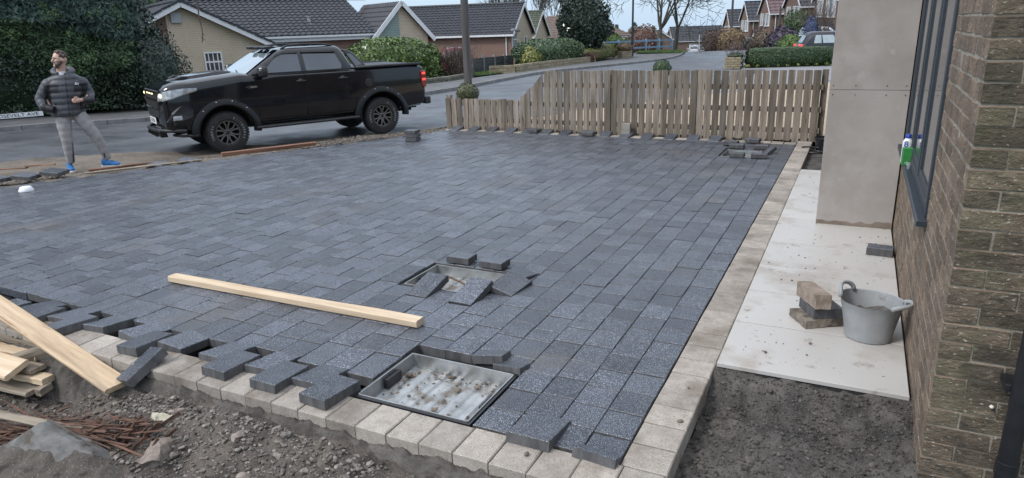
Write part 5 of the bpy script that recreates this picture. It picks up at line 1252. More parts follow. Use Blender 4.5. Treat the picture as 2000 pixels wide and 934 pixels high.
mb = MB(); mb.box((2.95, -.06, 2.62), (.42, .12, .42)); mb.build('gable_vent', M('grey_vent', (.30, .32, .34), (.36, .38, .40), 20, 2, .6), B1)
hwindow(B1, fY0, 3.86, -.15, .78, 1.28, (4, 1), transom=.66, curtain=False)
mb = MB(); mb.prism([(5.2, -.9), (12.9, -.9), (12.9, 1.75), (5.2, 1.75)], 2.0, 9, lambda p, q, t: (p, t, q)); mb.build('main_wall', m_redbrick, B1)
rf = MB(); tiles(rf, (5.0, 1.62, 1.72), (13.2, 1.62, 1.72), (5.0, 5.5, 3.60)); tiles(rf, (3.4, 9.4, 1.72), (13.2, 9.4, 1.72), (3.4, 5.5, 3.60)); tiles(rf, (3.3, 3.2, 2.49), (5.0, 3.2, 2.49), (3.3, 5.5, 3.60)); rf.build('main_roof', m_rt_grey, B1, recalc=False)
mb = MB(); mb.tube([(3.3, 5.5, 3.66), (14.5, 5.5, 3.66)], .10, 8); mb.build('ridge_tiles', m_rt_grey, B1)
mb = MB(); mb.box((9.05, 1.56, 1.64), (8.1, .12, .10)); mb.build('gutter', m_fascia, B1); mb = MB(); mb.box((9.05, 1.66, 1.50), (8.1, .05, .16)); mb.build('fascia', m_fascia, B1)
hwindow(B1, lambda p, d, q: Vector((p, 2.0 - d, q)), 6.9, .15, 1.5, 1.3, (3, 1))
for xx in (12.75, 5.35): mb = MB(); mb.tube([(xx, 1.88, 1.55), (xx, 1.93, 1.45), (xx, 1.93, -.8)], .04, 8); mb.build('downpipe', m_fascia, B1)
vt = MB(); vt.tube([(10.0, 2.9, 2.3), (10.0, 2.9, 2.62)], .085, 10); vt.tube([(10.0, 2.9, 2.60), (10.0, 2.9, 2.66)], .12, 10); vt.box((10.0, 2.9, 2.28), (.4, .5, .12), Matrix.Rotation(R_(26), 3, 'X')); vt.build('roof_vent', M('lead', (.25, .26, .27), (.33, .34, .35), 12, 3, .6), B1)
# right-hand small gable of the bungalow
mb = MB(); mb.prism([(13.0, -.9), (16.3, -.9), (16.3, 1.5), (14.65, 3.15), (13.0, 1.5)], 1.55, 6, lambda p, q, t: (p, t, q)); mb.build('gable_wall', m_cream, B1)
mb = MB(); mb.prism([(13.15, 1.42), (14.55, 1.42), (14.55, 3.0), (13.15, 1.6)], 1.53, 1.548, lambda p, q, t: (p, t, q)); mb.build('green_cladding', m_teal, B1)
hwindow(B1, lambda p, d, q: Vector((p, 1.53 - d, q)), 13.15, .2, 1.45, 1.22, (2, 1), transom=.55)
rf = MB(); tiles(rf, (12.72, 1.3, 1.28), (12.72, 6, 1.28), (14.65, 1.3, 3.30)); tiles(rf, (16.6, 1.3, 1.28), (16.6, 6, 1.28), (14.65, 1.3, 3.30)); rf.build('gable_roof', m_rt_grey, B1, recalc=False)
for xe in (12.70, 16.62): mb = MB(); mb.bar((xe, 1.28, 1.24), (14.66, 1.28, 3.26), .05, .22); mb.build('bargeboard', m_fascia, B1)
# --- brick bungalow in the middle, gable end to the bend
b2 = gable_house('bungalow', 'red brick bungalow with dark roof and white bay beside the wooden pole', (-22.17, 44.79), math.atan2(.19, .98), -12.5, 0, 6.2, -1.2, 1.45, 3.42, m_redbrick, m_rt_grey)
mb = MB(); mb.prism([(1.55, -1.0), (6.15, -1.0), (6.15, 1.5), (3.1, 3.28), (1.55, 2.2)], 0.006, .02, lambda p, q, t: (t, p, q)); mb.build('cream_panel', m_cream, b2)
bay = MB(); bay.prism([(-.02, .12), (-.02, 1.5), (.35, 1.38), (.42, .9), (.42, .0)], -1.0, 1.45, lambda p, q, t: (p, q, t)); bay.v = [(x, y, min(z, -.15)) for x, y, z in bay.v]; bay.build('bay_base', m_redbrick, b2)
hwindow(b2, fX1(.02), .12, -.12, 1.25, 1.55, (4, 1), transom=.68, curtain=False); hwindow(b2, fX1(.02), 3.6, .35, .8, .75, (1, 1))
for xx in (-.35, -11.8): mb = MB(); mb.tube([(xx, -.24, 1.3), (xx, -.07, 1.1), (xx, -.07, -1.0)], .04, 8); mb.build('downpipe', m_fascia, b2)
mb = MB(); mb.box((.12, .75, 1.55), (.34, 1.5, .24)); mb.build('bay_canopy', M('bay_lead', (.16, .17, .18), (.22, .23, .24), 9, 3, .6), b2, bevel=.08)
b3 = gable_house('bungalow', 'cream gabled bungalow half hidden behind the red brick one', (-25.0, 54.56), math.atan2(.19, .98), -9, 0, 6.0, -1.2, 1.1, 3.0, m_cream, M('mossy_roof', (.05, .06, .04), (.10, .11, .075), 3, 5, .8))
ae = MB(); ae.tube([(-25.6, 57, 3.0), (-25.6, 57, 4.1)], .02, 6); ae.bar((-26.1, 56.8, 4.05), (-25.1, 57.2, 4.05), .02, .02)
for k in range(5): ae.bar((-26.0 + .2 * k, 56.7, 4.05), (-26.0 + .2 * k, 57.3, 4.05), .012, .012)
tag(ae.build('tv_aerial', m_steel), 'television aerial on the mossy roof of the half hidden bungalow', 'aerial')
# --- hipped bungalow behind the round tree
hb = thing('hipped_bungalow', 'low bungalow with brown hipped roof behind the round evergreen', 'house', (-21.33, 68.74, 0), math.atan2(.55, .83))
mb = MB(); mb.box((-5.0, 4, -.6), (9.4, 7.4, 2.8)); mb.build('wall', m_brownbrick, hb)
mb = MB(); mb.add([(-10.4, -.5, .66), (.4, -.5, .66), (.4, 8.4, .66), (-10.4, 8.4, .66), (-7, 4, 2.75), (-3.2, 4, 2.75)], [(0, 1, 5, 4), (1, 2, 5), (2, 3, 4, 5), (3, 0, 4), (0, 3, 2, 1)]); mb.build('roof_deck', m_rt_brown, hb)
rf = MB()
for k in range(13):      # tile courses on the two slopes in view
    t = k / 13; q = lambda a, b: Vector(a).lerp(Vector(b), t)
    rf.bar(q((-10.4, -.5, .72), (-7, 4, 2.82)), q((.4, -.5, .72), (-3.2, 4, 2.82)), .3, .05, (0, -.42, .9)); rf.bar(q((.4, -.5, .72), (-3.2, 4, 2.82)), q((.4, 8.4, .72), (-3.2, 4, 2.82)), .3, .05, (.5, 0, .87))
rf.build('tile_courses', m_rt_brown, hb); mb = MB(); mb.box((-5, -.55, .62), (10.9, .1, .14)); mb.build('gutter', m_fascia, hb); mb = MB(); mb.box((.45, 4, .62), (.1, 9, .14)); mb.build('gutter', m_fascia, hb)
# --- houses over the brow
gable_house('bungalow', 'far brown bungalow with long roof at the end of the street', (-44.5, 184.6), math.atan2(.45, .89), 0, 15, 8, -8.2, -2.95, .45, m_brownbrick, m_rt_grey, coarse=3)
fh = [o for o in bpy.data.objects if o.get('label') == 'far brown bungalow with long roof at the end of the street'][0]
hwindow(fh, fY0, 9.5, -5.6, 2.6, 1.6, (3, 1)); hwindow(fh, fY0, 4.2, -5.9, 2.0, 2.1, (2, 1)); hwindow(fh, fY0, 6.6, -5.6, 1.5, 1.4, (2, 1))
fg = gable_house('bungalow', 'far white trimmed gable between the two bare trees', (-41.6, 147), math.atan2(-.89, .45), -8, 0, 6.6, -6.5, -2.0, .15, m_brownbrick, m_rt_grey, coarse=3)
HD = math.atan2(.33, .94)
def semi(label, C, zg, ze, zr, wall, roofm, W=6.4, porch=False, pipe=True, L=8.5):
    h = gable_house('semi_detached_house', label, C, HD, 0, L, W, zg, ze, zr, wall, roofm, coarse=2, group='houses stepping down the right side of the street')
    H_ = ze - zg
    hwindow(h, fX0(0), W * .10, ze - 1.55, W * .38, 1.45, (3, 1)); hwindow(h, fX0(0), W * .62, ze - 1.5, W * .24, 1.4, (2, 1))
    hwindow(h, fX0(0), W * .10, zg + .7, W * .42, 1.5, (3, 1))
    if pipe: mb = MB(); mb.tube([(.5, -.08, ze - .1), (.5, -.08, zg)], .05, 6); mb.build('drainpipe', m_fascia, h)
    if porch:
        mb = MB(); zp = ze - 2.3; mb.prism([(-.2, zp - .9), (2.6, zp - .9), (2.6, zp - .75), (1.2, zp + .35), (-.2, zp - .75)], -1.6, -.02, lambda p, q, t: (t, p, q)); mb.build('porch', m_fascia, h)
        rf = MB(); tiles(rf, (-1.75, -.35, zp - .85), (0, -.35, zp - .85), (-1.75, 1.2, zp + .42), .6, .5); tiles(rf, (-1.75, 2.75, zp - .85), (0, 2.75, zp - .85), (-1.75, 1.2, zp + .42), .6, .5); rf.build('porch_roof', roofm, h, recalc=False)
    return h
semi('farthest brown semi detached house with grey roof beside the thin pole', (-19.0, 115.8), -4.2, 1.0, 3.3, m_brownbrick, m_rt_grey, 6)
semi('second farthest brown semi detached house with blue grey roof and white pipe', (-14.2, 101.4), -3.4, 1.78, 4.1, m_brownbrick, m_rt_grey, 6.2)
semi('brown semi detached house with plum coloured roof', (-10.07, 89.0), -2.6, 2.5, 4.9, m_brownbrick, m_rt_purple, 6.4, True)
semi('brown semi detached house with tall windows left of the nearest one', (-5.78, 75.5), -1.8, 3.0, 5.6, m_brownbrick, m_rt_grey, 6.6, pipe=False)
semi('nearest brown semi detached house with white gabled porch, cut by the pillar', (-2.15, 63.9), -1.2, 3.3, 6.0, m_brownbrick, m_rt_grey, 6.6, True)

# ================================================================== WALLS, POLES, SIGN, RAILINGS
m_stonewall = M('buff_stone', (.24, .195, .125), (.34, .285, .195), 5, 5, .9, .6, 30, isl=.2, dirt=[((.12, .11, .08), 5, .55, .7)])
def stone_wall(name, label, pts, h, th=.24, ch=.15, bl_=.42, mat=None, cat='wall', gb=.06):
    t = thing(name, label, cat); pts = [Vector((*p, 0)) for p in pts]; n = 0
    for a, b in zip(pts, pts[1:]):
        L = (b - a).length; d = (b - a) / L
        for c in range(max(1, round(h / ch))):
            x = (0 if c % 2 else -bl_ / 2)
            while x < L:
                x0, x1 = max(0, x), min(L, x + bl_ - .012); x += bl_
                if x1 - x0 < .05: continue
                p0, p1 = a + d * x0, a + d * x1; z0 = zt(p0.x, p0.y) + gb + ch * (c + .5); z1 = zt(p1.x, p1.y) + gb + ch * (c + .5); mb = MB(); mb.bar((p0.x, p0.y, z0), (p1.x, p1.y, z1), th + random.uniform(-.02, .02), ch - .014); mb.build('stone', mat or m_stonewall, t); n += 1
    return t
stone_wall('garden_wall', 'low buff stone garden wall climbing past the green hedge', [(-16.6, 31.0), (-15.55, 31.7), (-16.35, 38.5), (-16.9, 47.2)], .42, ch=.14, bl_=.45)
stone_wall('edging_wall', 'low mossy edging wall under the large laurel', [(-18.3, 18.9), (-16.2, 23.2), (-15.75, 25.4), (-16.0, 28)], .24, ch=.12, bl_=.4, mat=M('mossy_edging', (.10, .10, .075), (.17, .165, .13), 5, 5, .9, .5, 30, isl=.2))
stone_wall('stone_pier', 'short buff stone pier at the far end of the low hedge', [(-16.2, 50.9), (-15.8, 52.0)], .56, .45, .14, .5)
stone_wall('brick_planter', 'small buff brick planter at the left end of the box hedge', [(-5.95, 35.45), (-5.15, 35.45)], .55, .6, .11, .3, gb=-.02)
def pole(name, label, p, r0, r1, h, mat, cat):
    t = thing(name, label, cat, p); mb = MB(); mb.tube([(0, 0, -.3), (0, 0, h * .5), (0, 0, h)], [r0, (r0 + r1) / 2, r1], 14); mb.build('shaft', mat, t, 'auto'); return t
m_polewood = M('creosoted_pole', (.062, .056, .056), (.115, .105, .10), 4, 6, .85, .4, 30, stretch=(3, 3, .15))
tp = pole('telegraph_pole', 'thick brown wooden telegraph pole behind the low end of the fence', (-13.54, 23.5, -.32), .155, .13, 8.5, m_polewood, 'pole')
for k in range(5): mb = MB(); mb.tube([(0, 0, 4.2 + .45 * k), ((.28 if k % 2 else -.28), 0, 4.2 + .45 * k)], .012, 6); mb.build('step_iron', m_steel, tp)
m_lamp = M('dark_column', (.018, .02, .028), (.026, .028, .036), 6, 3, .45)
lc = pole('street_lamp', 'dark steel street lamp column beside the bare trees', (-16.0, 53.3, -.70), .085, .06, 8, m_lamp, 'lamp post')
mb = MB(); mb.tube([(0, 0, 0), (0, 0, 1.5)], .10, 14); mb.build('base_sleeve', m_lamp, lc, 'auto'); mb = MB(); mb.tube([(0, 0, 8), (.3, -.1, 8.3), (1.0, -.3, 8.35)], .045, 8); mb.build('arm', m_lamp, lc); mb = MB(); mb.box((1.25, -.36, 8.33), (.6, .22, .12), R_(-16)); mb.build('lantern', m_fascia, lc, bevel=.03)
pole('telegraph_pole', 'thin wooden pole in front of the farthest semi detached house', (-12.66, 77.6, -1.5), .13, .1, 9, m_polewood, 'pole')
pole('telegraph_pole', 'thin wooden pole before the plum roofed house', (-6.6, 64.5, -.7), .11, .08, 3.4, m_polewood, 'pole')
pole('street_lamp', 'small pale lamp post far down the street by the end bungalow', (-31.2, 152.2, -5.8), .09, .07, 4.8, M('pale_column', (.5, .5, .5), (.55, .55, .55), 5, 2, .5), 'lamp post')
m_blue_rail = M('blue_paint', (.17, .27, .40), (.23, .33, .47), 5, 3, .5)
rl = thing('railing', 'light blue two bar railing at the edge of the grass mound', 'railing'); ra, rb_ = Vector((-18.9, 55.2, 0)), Vector((-15.0, 61.8, 0))
for k in range(6): p = ra.lerp(rb_, k / 5); z = zt(p.x, p.y); mb = MB(); mb.box((p.x, p.y, z + .6), (.14, .14, 1.2)); mb.build('post', m_blue_rail, rl)
for zz in (.55, 1.08): mb = MB(); mb.bar((ra.x, ra.y, zt(ra.x, ra.y) + zz), (rb_.x, rb_.y, zt(rb_.x, rb_.y) + zz), .09, .14); mb.build('rail', m_blue_rail, rl)
# dark panel fence with concrete posts beyond the verge
pf = thing('panel_fence', 'low dark boarded fence with pale concrete posts behind the grass verge', 'fence'); pa, pb = Vector((-17.6, 29.6, 0)), Vector((-19.6, 39.8, 0)); m_dkfence = M('dark_stained_board', (.022, .032, .036), (.035, .046, .05), 4, 4, .8, isl=.15)
for k in range(5):
    a, b = pa.lerp(pb, k / 5), pa.lerp(pb, (k + 1) / 5); mb = MB(); mb.box((a.x, a.y, zt(a.x, a.y) + .48), (.12, .12, .98)); mb.build('post', m_kerb, pf)
    for j in range(5): mb = MB(); mb.bar((a.x, a.y, zt(a.x, a.y) + .16 + .155 * j), (b.x, b.y, zt(b.x, b.y) + .16 + .155 * j), .03, .148); mb.build('board', m_dkfence, pf)
# street name plate
sg = thing('street_sign', 'white street name plate with black letters low in front of the tall hedge', 'sign', (*xy(12.22, -3.65), -.10), STREET)
mb = MB(); mb.box((0, 0, 0), (1.36, .02, .125)); mb.build('plate', m_plate, sg, bevel=.004)
text_mesh('ROOSEVELT AVE', .128, .001, m_ink, 'lettering', sg, Matrix.Translation((0, -.0125, .002)) @ Matrix.Rotation(R_(90), 4, 'X') @ Matrix.Diagonal((1.22, .95, 1, 1)))
for xx in (-.5, .5): mb = MB(); mb.box((xx, .04, -.12), (.05, .05, .36)); mb.build('post', m_trim, sg)

# ================================================================== VEGETATION
def leafmat(n, a, b, r=.5, isl=.35, sc=2.5): return M(n, a, b, sc, 4, r, isl=isl)
l_conifer = leafmat('conifer_leaf', (.020, .050, .020), (.060, .11, .038), .6); l_ivy = leafmat('dark_ivy_leaf', (.013, .026, .015), (.032, .056, .024), .35)
l_cyp = leafmat('blue_cypress', (.032, .062, .050), (.075, .12, .095), .6); l_holly = leafmat('holly_leaf', (.012, .026, .017), (.032, .055, .035), .28)
l_laurel = leafmat('laurel_leaf', (.055, .105, .022), (.13, .19, .05), .3); l_green = leafmat('hedge_leaf', (.038, .072, .03), (.085, .13, .055), .45); l_yel = leafmat('golden_leaf', (.15, .16, .035), (.24, .25, .07), .45)
l_box = leafmat('privet_leaf', (.022, .05, .018), (.055, .095, .03), .45); l_tan = leafmat('tan_leaf', (.17, .12, .07), (.26, .19, .115), .8); l_purple = leafmat('purple_leaf', (.030, .022, .038), (.06, .045, .07), .5)
m_bark2 = M('grey_bark', (.055, .052, .042), (.11, .105, .085), 5, 6, .9, .6, 20, stretch=(2, 2, .4)); m_twig = M('twig', (.075, .055, .045), (.12, .09, .075), 8, 4, .9)
def blob_pts(n, c, r, rough=.18, depth=.3, sq=2.0, cut=None, freq=2.2):
    "points and outward normals through the outer shell of a lumpy crown"
    d = rng.normal(0, 1, (n, 3)); d /= np.linalg.norm(d, axis=1)[:, None]
    if sq != 2: k = (np.abs(d) ** sq).sum(1) ** (1 / sq); d = d / k[:, None]
    P = []; N = []; c = np.array(c); r = np.array(r)
    for q in d:
        f = 1 + rough * noise.fractal(Vector(q * freq + c[:3] * .37), .8, 2.1, 3) - depth * rng.random() ** 1.7
        p = c + q * r * f
        if cut is not None and p[2] < cut: continue
        P.append(p); N.append(q / r)
    return np.array(P), np.array(N)
def core(name, c, r, mat, parent, sq=2.0, k=.82):
    b = bmesh.new(); bmesh.ops.create_icosphere(b, subdivisions=3, radius=1)
    for v in b.verts:
        q = v.co.copy(); s_ = (abs(q.x) ** sq + abs(q.y) ** sq + abs(q.z) ** sq) ** (1 / sq); q = q / s_
        f = k * (1 + .10 * noise.noise(q * 3)); v.co = Vector((c[0] + q.x * r[0] * f, c[1] + q.y * r[1] * f, c[2] + q.z * r[2] * f))
    me = bpy.data.meshes.new(name); b.to_mesh(me); b.free(); return link(name, me, mat, parent)
def bush(name, label, c, r, n, size, mat, cat='bush', rz=0, sq=2.0, rough=.18, depth=.3, group=None, trunk=None, aspect=.5, jit=.6, k=.80, freq=2.2):
    "crown of leaves in its own frame; c = centre above ground point"
    g = zt(c[0], c[1]); t = thing(name, label, cat, (c[0], c[1], g), rz, group); cz = c[2] - g
    P, N = blob_pts(n, (0, 0, cz), r, rough, depth, sq, .02, freq); leaves('foliage', P, N, size, mat, t, aspect, jit)
    core('inner_foliage', (0, 0, cz), (r[0], r[1], min(r[2], cz / k if cz > 0 else r[2])), mat, t, sq, k)
    mb = MB(); tr = trunk or .05; mb.tube([(0, 0, -.1), (0, 0, max(.1, cz))], [tr, tr * .6], 8); mb.build('trunk', m_bark2, t, True)
    return t
# tall hedge at the left: hedge face, cypress sprays above
hx, hy = xy(14.2, -5.2)
hg = thing('tall_hedge', 'tall dark evergreen hedge along the far footway behind the man', 'hedge', (hx, hy, zt(hx, hy)), STREET)
P = []; N = []
for _ in range(52000):
    a = rng.uniform(-7, 5.2); z = rng.uniform(.12, 5.2); lump = .5 * noise.fractal(Vector((a * 1.1, z * 1.1, 2)), .8, 2, 4) + .18 * math.sin(z * 1.7 + a * .4)
    edge = max(0, a - 4.3) ** 2 * .9; P.append((a, -1.55 + lump * .75 + edge + abs(rng.normal(0, .13)) - (.25 if z > 2.6 else 0), z)); N.append((edge * .8, -1, .35))
P = np.array(P); N = np.array(N); lo_ = (P[:, 2] < 1.5 + .4 * np.sin(P[:, 0] * 1.3)); up_ = (P[:, 2] > 2.35 + .35 * np.sin(P[:, 0] * .9)); mid = ~lo_ & ~up_
leaves('ivy_skirt', P[lo_], N[lo_], .048, l_ivy, hg, .55, .7); leaves('conifer_face', P[mid], N[mid], .06, l_conifer, hg, .35, .6); leaves('cypress_sprays', P[up_] + np.array([0, 0, 0]), N[up_] * np.array([1, 1, -.6]), .11, l_cyp, hg, .28, .55)
sp_ = np.array([noise.noise(Vector((p[0] * 2.3, p[2] * 2.3, 5))) > .22 for p in P]); leaves('new_growth', P[sp_ & ~lo_] + np.array([0, -.05, 0]), N[sp_ & ~lo_], .055, leafmat('new_growth_leaf', (.05, .095, .03), (.10, .16, .055), .5), hg, .32, .6)
core('inner_foliage', (-.9, .2, 2.6), (6.3, 1.6, 2.8), l_ivy, hg, 6, .97)
for k in range(6): mb = MB(); mb.tube([(-6 + 2.1 * k, .2, -.1), (-6 + 2.1 * k, .2, 3)], [.12, .06], 7); mb.build('trunk', m_bark2, hg)
x, y = xy(13.35, .15); bush('holly_bush', 'dark glossy holly bush at the right end of the tall hedge', (x, y, .72), (.95, .95, 1.35), 9000, .048, l_holly, rz=.4, rough=.3, depth=.35)
x, y = xy(14.6, -.5); bush('evergreen_shrub', 'dark evergreen rising between the holly bush and the tall hedge', (x, y, 1.9), (1.1, 1.2, 1.9), 9000, .055, l_holly, rough=.3)
x, y = xy(33, -1.0); bush('garden_tree', 'brown green tree showing behind the gable of the cream bungalow', (x, y, 2.8), (4.5, 3, 3.6), 6000, .16, leafmat('brownish_leaf', (.05, .055, .03), (.10, .095, .055), .7), 'tree', rough=.3, trunk=.2)
for i_, (u_, v_) in enumerate(((36, 3), (37, 7), (38.5, 11.5))):
    x, y = xy(u_, v_); bush('garden_tree', ('left', 'middle', 'right')[i_] + ' dark tree showing over the ridge of the long bungalow roof', (x, y, 3.4), (2.6, 2.0, 1.7 - .2 * i_), 2200, .14, l_conifer, 'tree', rough=.35, trunk=.2, group='trees behind the long roof')
x, y = xy(17.6, 10.55); bush('laurel_bush', 'large rounded bright green laurel behind the pickup bed', (x, y, .35), (2.25, 1.5, 1.12), 9500, .085, l_laurel, rz=STREET, sq=2.6, rough=.12, depth=.22, aspect=.42, jit=.55)
def twig_bush(name, label, c, h, n, spread, mat, r=.006, cat='shrub'):
    g = zt(c[0], c[1]); t = thing(name, label, cat, (c[0], c[1], g)); mb = MB()
    for _ in range(n):
        a = random.uniform(0, 6.28); k = random.random() ** .6 * spread; L = h * random.uniform(.6, 1.05); p0 = Vector((random.gauss(0, spread * .3), random.gauss(0, spread * .3), 0)); p1 = p0 + Vector((k * math.cos(a) * .4, k * math.sin(a) * .4, L * .55)); p2 = p0 + Vector((k * math.cos(a), k * math.sin(a), L))
        mb.tube([p0, p1, p2], [r, r * .8, r * .4], 4, False)
        for q in range(3):
            s_ = p1.lerp(p2, random.random()); b_ = random.uniform(0, 6.28); mb.tube([s_, s_ + Vector((math.cos(b_) * .18, math.sin(b_) * .18, .22)) * h * .5], [r * .5, r * .25], 3, False)
    mb.build('stems', mat, t, recalc=False); return t
x, y = xy(16.7, 13.3); tb = twig_bush('bare_shrub', 'brown leafless shrub between the laurel and the telegraph pole', (x, y), 1.5, 260, .8, m_twig, .011)
P, N = blob_pts(1500, (0, 0, .75), (.75, .75, .75), .3, .5); leaves('dead_leaves', P, N, .03, M('dead_leaf', (.10, .075, .055), (.17, .13, .095), 5, 3, .9, isl=.3), tb)
bush('clipped_hedge', 'rounded dark green hedge on top of the stone garden wall', (-17.75, 41.4, .12), (1.15, 4.6, .85), 11000, .08, l_green, 'hedge', rz=R_(3), sq=3.5, rough=.12, depth=.22)
bush('golden_shrub', 'yellow green shrub in front of the left end of the clipped hedge', (-16.75, 36.3, .05), (.55, .55, .62), 1300, .075, l_yel, rough=.3)
bush('holly_tree', 'big round dark evergreen tree on a short trunk behind the hedges', (-18.3, 48.9, 1.72), (1.95, 1.95, 1.98), 12000, .10, l_holly, 'tree', rough=.2, depth=.3, trunk=.16, k=.84)
bush('low_hedge', 'low yellowish hedge running back to the stone pier', (-17.2, 48.6, -.25), (.5, 3.4, .42), 3600, .06, leafmat('olive_leaf', (.10, .105, .03), (.17, .17, .06), .5), 'hedge', rz=R_(-8), sq=4)
bush('tan_shrub', 'clipped tan shrub on top of the stone pier', (-16.1, 51.6, .05), (.62, .62, .36), 1500, .05, l_tan)
bush('variegated_bush', 'pale green bush behind the blue railing', (-20.2, 57.5, .35), (2.3, 1.4, .8), 3000, .10, l_laurel, rough=.25)
bush('variegated_bush', 'small yellow green bush at the foot of the round evergreen', (-17.4, 50.8, -.05), (.9, .8, .5), 1000, .08, l_yel, rough=.25)
# twiggy maroon shrub and stump by the wall
twig_bush('maroon_shrub', 'small maroon twiggy shrub at the right end of the clipped hedge', (-16.9, 46.2), .75, 120, .5, M('maroon', (.08, .04, .035), (.14, .08, .07), 5, 3, .9), .016)
# box hedge, topiary balls, bushes at right
bush('box_hedge', 'neatly clipped low rectangular hedge right of the street', (-3.2, 36.45, .0), (1.95, .5, .46), 15000, .042, l_box, 'hedge', rz=math.atan2(1.75, 3.65), sq=9, rough=.04, depth=.12, k=.93)
bush('topiary_ball', 'clipped ball bush behind the low left end of the fence', (-9.0, 15.55, .17), (.30, .30, .30), 1500, .03, leafmat('topiary_leaf', (.05, .06, .022), (.11, .115, .05), .5), rough=.1, depth=.15)
bush('topiary_ball', 'clipped dark green ball bush peeping over the middle of the fence', (-6.09, 23.8, .25), (.31, .31, .34), 1500, .03, l_box, rough=.1, depth=.15)
twig_bush('bare_planter_shrub', 'leafless purple twigs growing in the brick planter', (-5.5, 35.55), 1.35, 34, .55, M('purple_twig', (.10, .075, .08), (.16, .12, .125), 5, 3, .9), .013)
bush('planter_ivy', 'green ivy filling the brick planter', (-5.5, 35.6, .12), (.42, .3, .16), 500, .045, l_box)
for i_ in range(9): bush('primrose', ('%s low pale green plant along the foot of the box hedge from the left' % ORD[i_]), (-4.9 + .42 * i_ + random.gauss(0, .05), 35.25 + .20 * i_, -.36), (.12, .12, .10), 70, .06, l_yel, 'plant', group='low plants at the foot of the box hedge', trunk=.01)
bush('purple_bush', 'dark purple bush left of the dark hatchback', (-4.75, 49.3, .25), (1.15, .9, 1.0), 3200, .08, l_purple, rough=.25)
bush('blue_conifer', 'small blue conifer top behind the purple bush', (-3.3, 52, .75), (.5, .5, 1.1), 900, .08, leafmat('blue_needle', (.03, .045, .10), (.06, .08, .16), .6))
bush('green_conifer', 'bright green feathery bush between the purple bush and the hatchback', (-3.9, 45.6, .1), (.85, .8, .72), 3000, .07, leafmat('lime_needle', (.06, .11, .02), (.11, .17, .045), .6), rough=.25)
bush('garden_tree', 'olive green tree before the tall windowed house', (-5.2, 66, 1.15), (1.35, 1.2, 1.25), 2600, .10, l_green, 'tree', rough=.3)
bush('beech_hedge', 'brown beech hedge by the thin pole at the end of the street', (-12.4, 76.5, -.35), (1.3, 1.0, 1.25), 2400, .10, l_tan, 'hedge', sq=4)
bush('dark_hedge', 'dark maroon hedge left of the brown beech hedge', (-14.8, 80, -.5), (1.2, 1, 1.3), 1500, .10, leafmat('maroon_leaf', (.07, .045, .04), (.11, .075, .065), .8), 'hedge', sq=5)
bush('tan_shrub', 'pale tan shrubs before the plum roofed house', (-8.1, 69.5, -.25), (1.6, 1.2, .95), 2400, .09, leafmat('straw_leaf', (.24, .18, .13), (.36, .28, .2), .8), rough=.3)
twig_bush('bare_shrub', 'leafless blossom tree before the nearest semi detached house', (-3.2, 56.5), 3.6, 90, 1.6, m_twig, .02)
twig_bush('bare_shrub', 'leafless shrub before the plum roofed house', (-8.9, 72), 2.6, 60, 1.0, m_twig, .02)
# bare trees
def bare_tree(label, base, h, r, lean, seed, depth=5, cat='tree', name='bare_tree', splits=(3, 4), fork=.3, spread=.5, rmin=.021):
    rs = random.Random(seed); g = zt(*base); t = thing(name, label, cat, (*base, g)); tr = MB(); br = MB()
    def grow(p, d, L, rad, lev):
        n = 4; pts = [p]; rr = [rad]; q = p.copy(); dd = d.copy()
        for i in range(n):
            dd = (dd + Vector((rs.gauss(0, .10), rs.gauss(0, .10), rs.gauss(.05, .06) if lev else .02))).normalized(); q = q + dd * L / n; pts.append(q.copy()); rr.append(rad * (1 - .42 * (i + 1) / n))
        (tr if lev <= 1 else br).tube(pts, rr, 9 if lev < 2 else (5 if lev < 4 else 3), lev < 2)
        if lev >= depth: return
        k = rs.randint(*splits) + (2 if lev == 0 else 0)
        for j in range(k):
            at = pts[-1] if (j < 2 or lev == 0) else pts[rs.randint(2, n)]; a = 2 * math.pi * (j + rs.random() * .6) / k; sp = rs.uniform(.6, 1.25) * spread * (1.15 if lev else 1.0)
            o1 = dd.orthogonal().normalized(); o2 = dd.cross(o1); nd = (dd * math.cos(sp) + (o1 * math.cos(a) + o2 * math.sin(a)) * math.sin(sp)).normalized()
            grow(at, nd, L * rs.uniform(.64, .92) * (1.6 if lev == 0 else 1), max(rmin, rr[-1] * rs.uniform(.5, .78)), lev + 1)
    grow(Vector((0, 0, -.15)), Vector((*lean, 1)).normalized(), h * fork, r, 0)
    tr.build('trunk', m_bark2, t, 'auto', recalc=False); br.build('branches', m_bark2, t, recalc=False); return t
bare_tree('left bare tree with thick upright trunk on the grass mound', (-16.0, 61.3), 8.6, .30, (.02, 0), 3, 6, fork=.25, spread=.74)
bare_tree('right bare tree with leaning trunk on the grass mound', (-15.3, 63.9), 8.2, .25, (.22, .0), 11, 6, fork=.27, spread=.6)
for k, (x, y, h) in enumerate(((-38.5, 76, 6.0), (-36, 78, 6.6), (-34, 77.5, 6.2))): bare_tree(('left', 'middle', 'right')[k] + ' thin bare tree behind the bungalows left of the round evergreen', (x, y), h, .08, (0, 0), 20 + k, 5, fork=.32, spread=.30)
